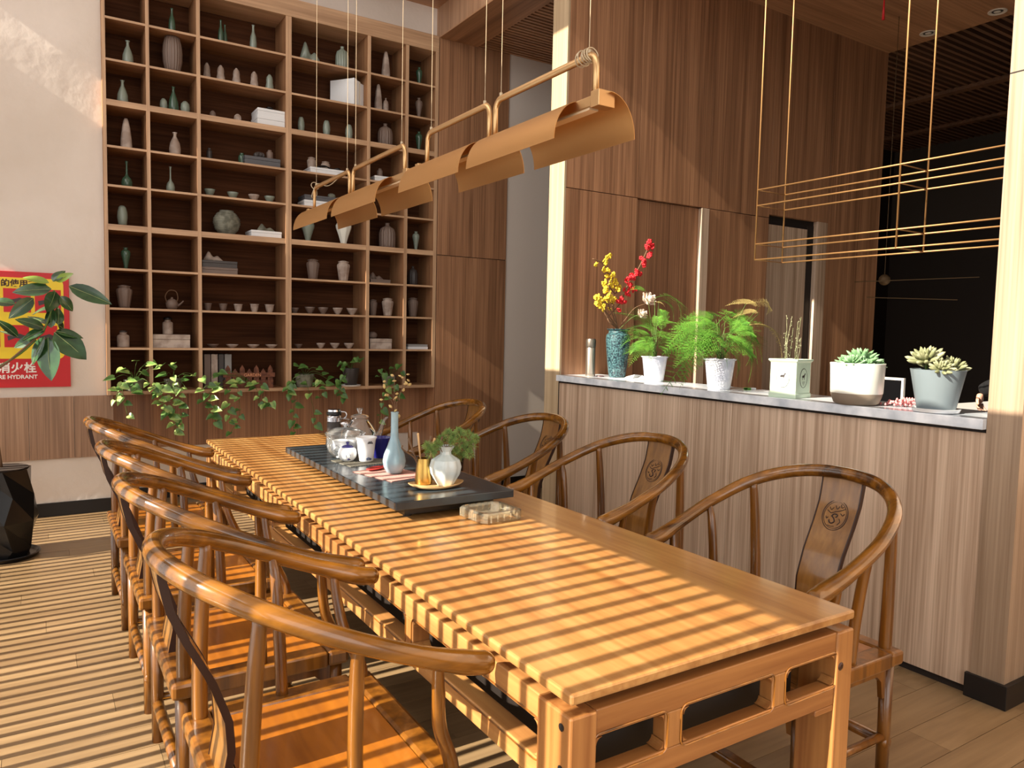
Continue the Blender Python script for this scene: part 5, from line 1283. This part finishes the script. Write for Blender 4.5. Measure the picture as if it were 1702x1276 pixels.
fern(1087, 630, 0.98, 'lush green fern in a small white marbled pot, nearer the speckled vase',
     [(1080,560,1045,548,0,0),(1085,550,1050,512,-.05,0),(1082,570,1035,565,.05,0),(1090,545,1125,530,.05,0),(1085,555,1120,560,-.08,0),(1088,575,1050,590,-.1,0),(1090,575,1115,590,-.1,0),
      (1095,500,1125,525,.05,0),(1088,495,1145,518,.1,0),(1075,485,1050,478,.05,0),(1088,502,1106,508,-.05,'y'),(1085,565,1075,595,-.12,0),(1092,560,1070,535,.1,0),(1080,560,1040,556,-.15,0),(1090,548,1095,520,.15,0),(1086,575,1125,575,.1,0),(1085,560,1060,578,-.05,0),(1078,565,1045,585,.12,0)], 3.74)
fern(1195, 640, 1.04, 'wide spreading green fern in a white marbled pot, middle of the counter',
     [(1185,560,1125,575,-.1,0),(1190,545,1130,538,0,0),(1185,540,1110,560,.1,0),(1190,530,1150,520,.1,0),(1195,530,1175,520,-.05,0),(1200,540,1225,530,.1,0),(1205,545,1250,545,0,0),(1205,555,1265,560,.05,0),(1200,570,1258,585,-.1,0),(1200,575,1240,610,-.15,0),
      (1180,570,1130,600,-.1,0),(1175,575,1125,590,.05,0),(1210,560,1255,600,.05,0),(1190,575,1165,590,-.15,0),(1200,555,1230,570,-.15,0),(1195,545,1160,555,-.15,0),(1215,550,1265,575,.1,0),(1185,535,1128,548,-.05,0),(1205,535,1245,535,.15,0),(1195,580,1215,600,-.15,0),(1190,560,1150,565,-.2,0),(1205,560,1245,572,-.18,0),
      (1245,540,1308,588,.05,'y'),(1262,510,1213,502,.1,'y'),(1262,520,1222,523,.05,'y'),(1240,505,1285,515,.1,'y'),(1185,555,1140,585,-.2,0),(1215,555,1262,548,-.1,0)], 3.11)
# mint tin
tn = thing('mint_tin_planter', 'square mint green tin planter with oval horse badges', 'planter', (3.385, 2.565, MZ), rad(8))
mb = MB()
def sq_(h, z): return [(-h,-h,z),(h,-h,z),(h,h,z),(-h,h,z)]
R_ = [sq_(.078,0),sq_(.078,.022),sq_(.074,.028),sq_(.074,.185),sq_(.083,.196),sq_(.083,.204),sq_(.074,.204),sq_(.070,.18)]
vs = [p for r_ in R_ for p in r_]; fs = [(3,2,1,0)]
for i in range(len(R_)-1):
    for k in range(4): fs.append((i*4+k, i*4+(k+1)%4, (i+1)*4+(k+1)%4, (i+1)*4+k))
fs.append(tuple((len(R_)-1)*4+k for k in range(4)))
mb.add(vs, fs).build('tin', M_MINT, tn, bevel=.002)
MB().box(-.069,.069,-.069,.069,.178,.182).build('soil', M_SOIL, tn)
for Rz in (Matrix.Identity(3), Matrix.Rotation(-PI/2, 3, 'Z')):
    T_ = lambda x, z, o=.0746: Rz @ Vector((x, -o, .105+z))
    bd = MB().add([T_(.036*math.cos(a), .050*math.sin(a), .0745) for a in np.linspace(0, 2*PI, 32, endpoint=False)]+[T_(.036*math.cos(a), .050*math.sin(a), .0755) for a in np.linspace(0, 2*PI, 32, endpoint=False)],
        [tuple(range(32,64))]+[(k,(k+1)%32,32+(k+1)%32,32+k) for k in range(32)]).build('badge', M_MINT if Rz == Matrix.Identity(3) else M_PORC, tn)
    MB().tube([T_(.036*math.cos(a), .050*math.sin(a), .0757) for a in np.linspace(0, 2*PI, 33)], .0011, 5, caps=False).build('badge_ring', M_CHAR, bd)
    hp = [(-.012,-.008),(-.014,-.018),(-.011,-.018),(-.009,-.007),(.004,-.007),(.006,-.018),(.009,-.018),(.009,-.004),(.013,.008),(.018,.010),(.017,.015),(.010,.016),(.004,.006),(-.011,.005),(-.017,-.004),(-.014,.002)]
    MB().add([T_(x, z+.010, .0756) for x, z in hp]+[T_(x, z+.010, .0762) for x, z in hp], [tuple(range(len(hp), 2*len(hp))), tuple(reversed(range(len(hp))))]).build('horse_mark', M_CHAR, bd)
    for k in range(3): MB().tube([T_(-.014+.003*k, -.020-.007*k, .0758), T_(.014-.003*k, -.020-.007*k, .0758)], .0010, 5).build('text_line', M_CHAR, bd)
mb = MB(); random.seed(8)
for k in range(9):
    a = random.uniform(0, 6.28); b = (.03*math.cos(a), .03*math.sin(a), .18); L_ = random.uniform(.09, .26); tp_ = (b[0]+random.gauss(0,.02), b[1]+random.gauss(0,.02), .18+L_)
    mb.tube([b, ((b[0]+tp_[0])/2+random.gauss(0,.006), (b[1]+tp_[1])/2, .18+L_/2), tp_], .0011, 4)
    for j in range(12):
        t_ = random.random(); c = Vector(b).lerp(Vector(tp_), t_); mb.cbox(c+Vector((random.gauss(0,.004),random.gauss(0,.004),0)), (.004,.0025,.006))
mb.build('thin_stems', M_SUC2, tn)
# ivory pot, succulents
def rosette(n_layers, rad_, m, seed, th=.10, up0=.15, wf=.30):
    mb = MB(); random.seed(seed)
    for L_ in range(n_layers):
        f = 1-L_/n_layers; n = max(3, int(5+5*f)); tilt = up0+(1-f)*1.15
        for k in range(n):
            a = 2*PI*k/n + L_*.7 + random.uniform(-.08,.08); ln = rad_*(.45+.55*f); wd_ = ln*wf
            R = Matrix.Rotation(a, 3, 'Z') @ Matrix.Rotation(-tilt, 3, 'Y')
            secs = [(0,.35),(.3,.8),(.65,1.0),(.88,.7),(1,.06)]; vs = []; fs = []
            for (u, v) in secs:
                for q in range(6): an = 2*PI*q/6; vs.append(R @ Vector((u*ln, wd_*.5*v*math.cos(an), ln*th*v*math.sin(an)+.08*ln*u*u)) + Vector((0,0,L_*rad_*.07)))
            for i in range(4):
                for q in range(6): fs.append((i*6+q, i*6+(q+1)%6, (i+1)*6+(q+1)%6, (i+1)*6+q))
            fs.append(tuple(24+q for q in range(6)))
            mb.add(vs, fs)
    return mb
ip = thing('ivory_pot', 'large ivory ceramic pot with a raw clay base band and green rosette succulents', 'planter', (3.36, 2.165, MZ)); ip.scale = (.94,)*3
MB().lathe([(0,0),(.09,0),(.108,.010),(.121,.045),(.124,.06)], 56).build('raw_base', M_CERB, ip, smooth=True)
MB().lathe([(.124,.06),(.1255,.062),(.131,.20),(.133,.212),(.130,.215),(.122,.212),(.118,.185),(0,.18)], 56).build('glazed_body', M_CERW, ip, smooth='auto')
MB().lathe([(0,.186),(.117,.188),(.117,.194),(0,.20)], 30).build('soil', M_SOIL, ip)
for (x, y, z, r_, s, tl) in ((.03,.0,.205,.105,1,(0,.15,0)), (-.07,-.02,.205,.065,2,(0,-.3,0)), (.075,-.05,.20,.055,3,(.3,.3,0)), (-.02,.05,.205,.06,4,(0,0,0)), (-.03,-.06,.2,.05,6,(.4,0,0))):
    o = rosette(4, r_*1.08, M_SUC, s, .09, .25, .27).build('rosette', M_SUC, ip, smooth=True, loc=(x, y, z)); o.rotation_euler = tl
gp = thing('slate_grey_pot', 'tapered slate grey pot on a white saucer with olive succulents, nearest the pillar', 'planter', (3.37, 1.785, MZ)); gp.scale = (.94,)*3
MB().lathe([(0,0),(.085,0),(.098,.004),(.104,.020),(.098,.021),(.085,.012),(0,.012)], 48).build('saucer', M_PORC, gp, smooth='auto')
MB().lathe([(0,.0125),(.078,.0125),(.083,.02),(.117,.198),(.119,.203),(.112,.203),(.105,.17),(0,.165)], 56).build('pot', M_POTG, gp, smooth='auto')
MB().lathe([(0,.175),(.104,.178),(.104,.184),(0,.19)], 30).build('soil', M_SOIL, gp)
for (x, y, z, r_, s, tl) in ((-.05,.03,.235,.085,5,(0,-.45,0)), (.06,-.03,.20,.075,6,(.2,.35,0)), (.0,-.02,.205,.06,7,(.5,0,0)), (-.07,-.05,.20,.06,8,(.4,-.5,0)), (.03,.06,.205,.06,9,(0,0,0))):
    o = rosette(3, r_*1.12, M_SUC2, s, .13, .38, .24).build('rosette', M_SUC2, gp, smooth=True, loc=(x, y, z)); o.rotation_euler = tl
MB().tube([(-.05,.03,.18),(-.05,.03,.24)], .006, 6).build('stem', M_STEMG, gp)
pk = thing('pink_sedum', 'small heap of pink bead succulents on the marble between the two big pots', 'plant', (3.50, 1.985, MZ), rad(-50))
mb = MB(); random.seed(6)
for i in range(110):
    x = random.gauss(0, .05); y = random.gauss(0, .022); h = max(0, .032*(1-(x/.11)**2))*random.random()
    mb.lathe([(0,-.006),(.006,0),(.004,.006),(0,.009)], 6, c=(x, y, h+.006))
o = mb.build('beads', M_PINK, pk, smooth=True); o['kind'] = 'stuff'

# ================================================================ KITCHEN BEYOND THE COUNTER
for i, (px, py) in enumerate(((1543, 55), (1658, 19))):
    P = on_z(px, py, 4.37)
    t = thing('recessed_downlight', ['recessed ceiling downlight farther from the pillar', 'recessed ceiling downlight closest to the pillar'][i], 'light', (P.x, P.y, 4.37), 0, 'recessed downlights')
    MB().lathe([(.045,-.002),(.07,-.008),(.075,-.004),(.075,0),(.045,0)], 32).build('ring', M_DLIGHT, t, smooth='auto')
    MB().lathe([(0,-.0015),(.046,-.002),(.046,0),(0,0)], 24).build('lamp_glass', M_CHAR, t)
    MB().lathe([(0,-.004),(.022,-.008),(.03,-.002),(0,-.001)], 20).build('bulb', M_DLIGHT, t, smooth=True)
P = on_z(1468, 10, 4.0)
t = thing('red_tassel', 'thin red tassel hanging from the kitchen ceiling', 'decoration', (4.9, 3.0, 4.37))
q = on_x(1468, 33, 4.9); t.location = (4.9, q.y, 4.37)
MB().tube([(0,0,0),(0,0,q.z-4.37+.12)], .002, 6).build('cord', M_REDC, t); MB().tube([(0,0,q.z-4.37+.14),(0,0,q.z-4.37)], [.004,.010], 10).build('tassel', M_REDC, t, smooth=True)
c = on_y(1470, 465, 4.0)
t = thing('globe_rod_pendant', 'dim brass globe pendant with thin horizontal rods deep in the dark kitchen', 'lamp', (c.x, 4.0, c.z))
MB().lathe([(.05*math.sin(a)+1e-9*0, -.05*math.cos(a)) if 0 < i < 12 else (0, -.05*math.cos(a)) for i, a in enumerate(np.linspace(0, PI, 13))], 24).build('globe', M_BRASSD, t, smooth=True)
MB().tube([(-.30,.1,-.03),(.55,-.55,.03)], .004, 6).build('rod', M_BRASSD, t); MB().tube([(-.1,.1,-.16),(.5,-.4,-.17)], .004, 6).build('rod', M_BRASSD, t)
MB().tube([(0,0,.05),(0,0,4.37-c.z)], .003, 6).build('wire', M_BRASSD, t)
# desk with a white-framed screen and a stack of grey trays
D = on_y(1505, 690, 3.3)
dk = thing('serving_desk', 'white-topped serving desk behind the marble counter', 'desk', (6.0, 2.75, -0.2))
MB().box(-.45, 2.0, -1.1, .75, 1.10, 1.14).build('desktop', M_DESK, dk, bevel=.003)
MB().box(-.43, -.40, -1.08, .73, 0, 1.10).build('front_panel', W_BRN, dk)
for (x, y) in ((1.9, -1.0), (1.9, .65)): MB().box(x-.03, x+.03, y-.03, y+.03, 0, 1.10).build('leg', M_DESK, dk)
S = on_x(1500, 632, 5.85)
ms = thing('framed_monitor', 'dark screen with a thin white frame standing on the serving desk', 'monitor', (5.85, S.y, .94))
hh = S.z-.94
MB().box(-.01, .01, 0, .50, .03, hh).build('screen', M_SCREEN, ms)
for (a, b, z0, z1) in ((-.018,0,.0,hh),( .50,.518,.0,hh),(-.018,.518,hh-.001,hh+.018),(-.018,.518,.015,.03)): MB().box(-.013, .013, a, b, z0, z1).build('frame', M_DESK, ms)
MB().box(-.06, .06, .15, .35, 0, .012).build('stand', M_DESK, ms)
gt = on_x(1515, 658, 6.0)
for i in range(3):
    t = MB().lathe([(0,0),(.07,0),(.085,.022),(.08,.022),(.066,.006),(0,.006)], 28).build('grey_bowl', M_BOXG, None, smooth=True, loc=(6.0, gt.y, .94+.022*i)); tag(t, ['bottom', 'middle', 'top'][i]+' grey bowl of the stack beside the framed monitor', 'bowl', 'grey bowls stacked on the desk')
# person standing at the desk, mostly behind the pillar
hp_ = on_x(1629, 676, 5.35)
pr = thing('person', 'person in dark clothes standing behind the counter, one hand hanging beside the grey pot', 'person', (5.35, hp_.y-.25, -0.2))
def skin(name, joints, edges, radii, m, parent, root=0):
    me = bpy.data.meshes.new(name); me.from_pydata(joints, edges, []); me.materials.append(m)
    o = bpy.data.objects.new(name, me); C.objects.link(o); o.parent = parent
    sk = o.modifiers.new('skin', 'SKIN'); sk.use_smooth_shade = True
    if not me.skin_vertices: me.skin_vertices  # layer is made by the modifier
    lay = me.skin_vertices[0].data if me.skin_vertices else None
    if lay:
        for v, r_ in zip(lay, radii): v.radius = r_ if hasattr(r_, '__len__') else (r_, r_)
        lay[root].use_root = True
    sb = o.modifiers.new('sub', 'SUBSURF'); sb.levels = 2; sb.render_levels = 2
    return o
hy = .25; hz = hp_.z+.2      # hand in local coordinates
J = [(0,0,.98),(0,0,1.15),(0,0,1.34),(0,0,1.44),(0,0,1.52),(-.01,0,1.60),(-.015,0,1.70),
     (0,.17,1.40),(.0,.22,1.26),(-.02,.165,1.17),(0,-.17,1.40),(0,-.22,1.14),(-.06,-.19,.92),
     (0,.09,.92),(0,.10,.52),(.01,.10,.08),(-.12,.11,.03),(0,-.09,.92),(0,-.10,.52),(.01,-.10,.08),(-.12,-.11,.03)]
E_ = [(0,1),(1,2),(2,3),(3,4),(4,5),(5,6),(3,7),(7,8),(8,9),(3,10),(10,11),(11,12),(0,13),(13,14),(14,15),(15,16),(0,17),(17,18),(18,19),(19,20)]
Rr = [(.15,.11),(.14,.10),(.15,.11),(.09,.08),(.05,.05),(.085,.095),(.08,.09),(.065,.065),(.052,.052),(.045,.045),(.065,.065),(.048,.048),(.03,.03),(.09,.09),(.06,.06),(.042,.042),(.035,.03),(.09,.09),(.06,.06),(.042,.042),(.035,.03)]
J = [Vector(j) for j in J]
J[9] = Vector((-.01, hy+.005, hz+.10)); J[8] = (J[7]+J[9])/2 + Vector((.03,.02,0))
skin('body', J, E_, Rr, M_CLOTHES, pr)
skin('head', [Vector((-.01,0,1.53)),Vector((-.02,0,1.60)),Vector((-.015,0,1.68)),Vector((-.105,0,1.615)),Vector((-.07,0,1.615))], [(0,1),(1,2),(1,4),(4,3)], [(.052,.052),(.075,.085),(.082,.098),(.012,.012),(.03,.03)], M_SKIN, pr)
MB().lathe([(0,0),(.06,0),(.095,-.04),(.1,-.09),(.085,-.12),(.08,-.06),(0,-.03)], 20).build('hair', M_HAIR, pr, smooth=True, loc=(.0, 0, 1.79))
for s in (-1, 1):
    MB().lathe([(0,-.006),(.009,0),(0,.006)], 10).build('eye', M_HAIR, pr, loc=(-.098, s*.032, 1.655))
    MB().lathe([(0,-.02),(.012,0),(0,.02)], 8).build('ear', M_SKIN, pr, loc=(0, s*.098, 1.63))
MB().tube([(-.092,-.02,1.565),(-.1,0,1.563),(-.092,.02,1.565)], .004, 6).build('mouth', M_REDC, pr)
for (sy, W_, nm) in ((1, Vector((-.01, hy, hz+.095)), 'near_hand'), (-1, Vector((-.065, -.19, .90)), 'far_hand')):
    js = [W_, W_+Vector((0,0,-.04)), W_+Vector((0,0,-.075))]; ed = [(0,1),(1,2)]; rr = [(.024,.026),(.036,.018),(.038,.016)]
    o = skin('hand', js, ed, rr, M_SKIN, pr)
    for k in range(4):
        x = -.030+.02*k; L_ = (.062,.072,.070,.055)[k]
        b = W_+Vector((x*.95, 0, -.07)); skin('finger', [b, b+Vector((0,-.006*sy,-L_*.45)), b+Vector((0,-.022*sy,-L_*.8)), b+Vector((0,-.036*sy,-L_*.95))], [(0,1),(1,2),(2,3)], [.010,.0095,.009,.0075], M_SKIN, o)
    b = W_+Vector((-.026,0,-.03)); skin('thumb', [b, b+Vector((-.022,-.008*sy,-.022)), b+Vector((-.026,-.016*sy,-.05))], [(0,1),(1,2)], [.012,.0105,.009], M_SKIN, o)
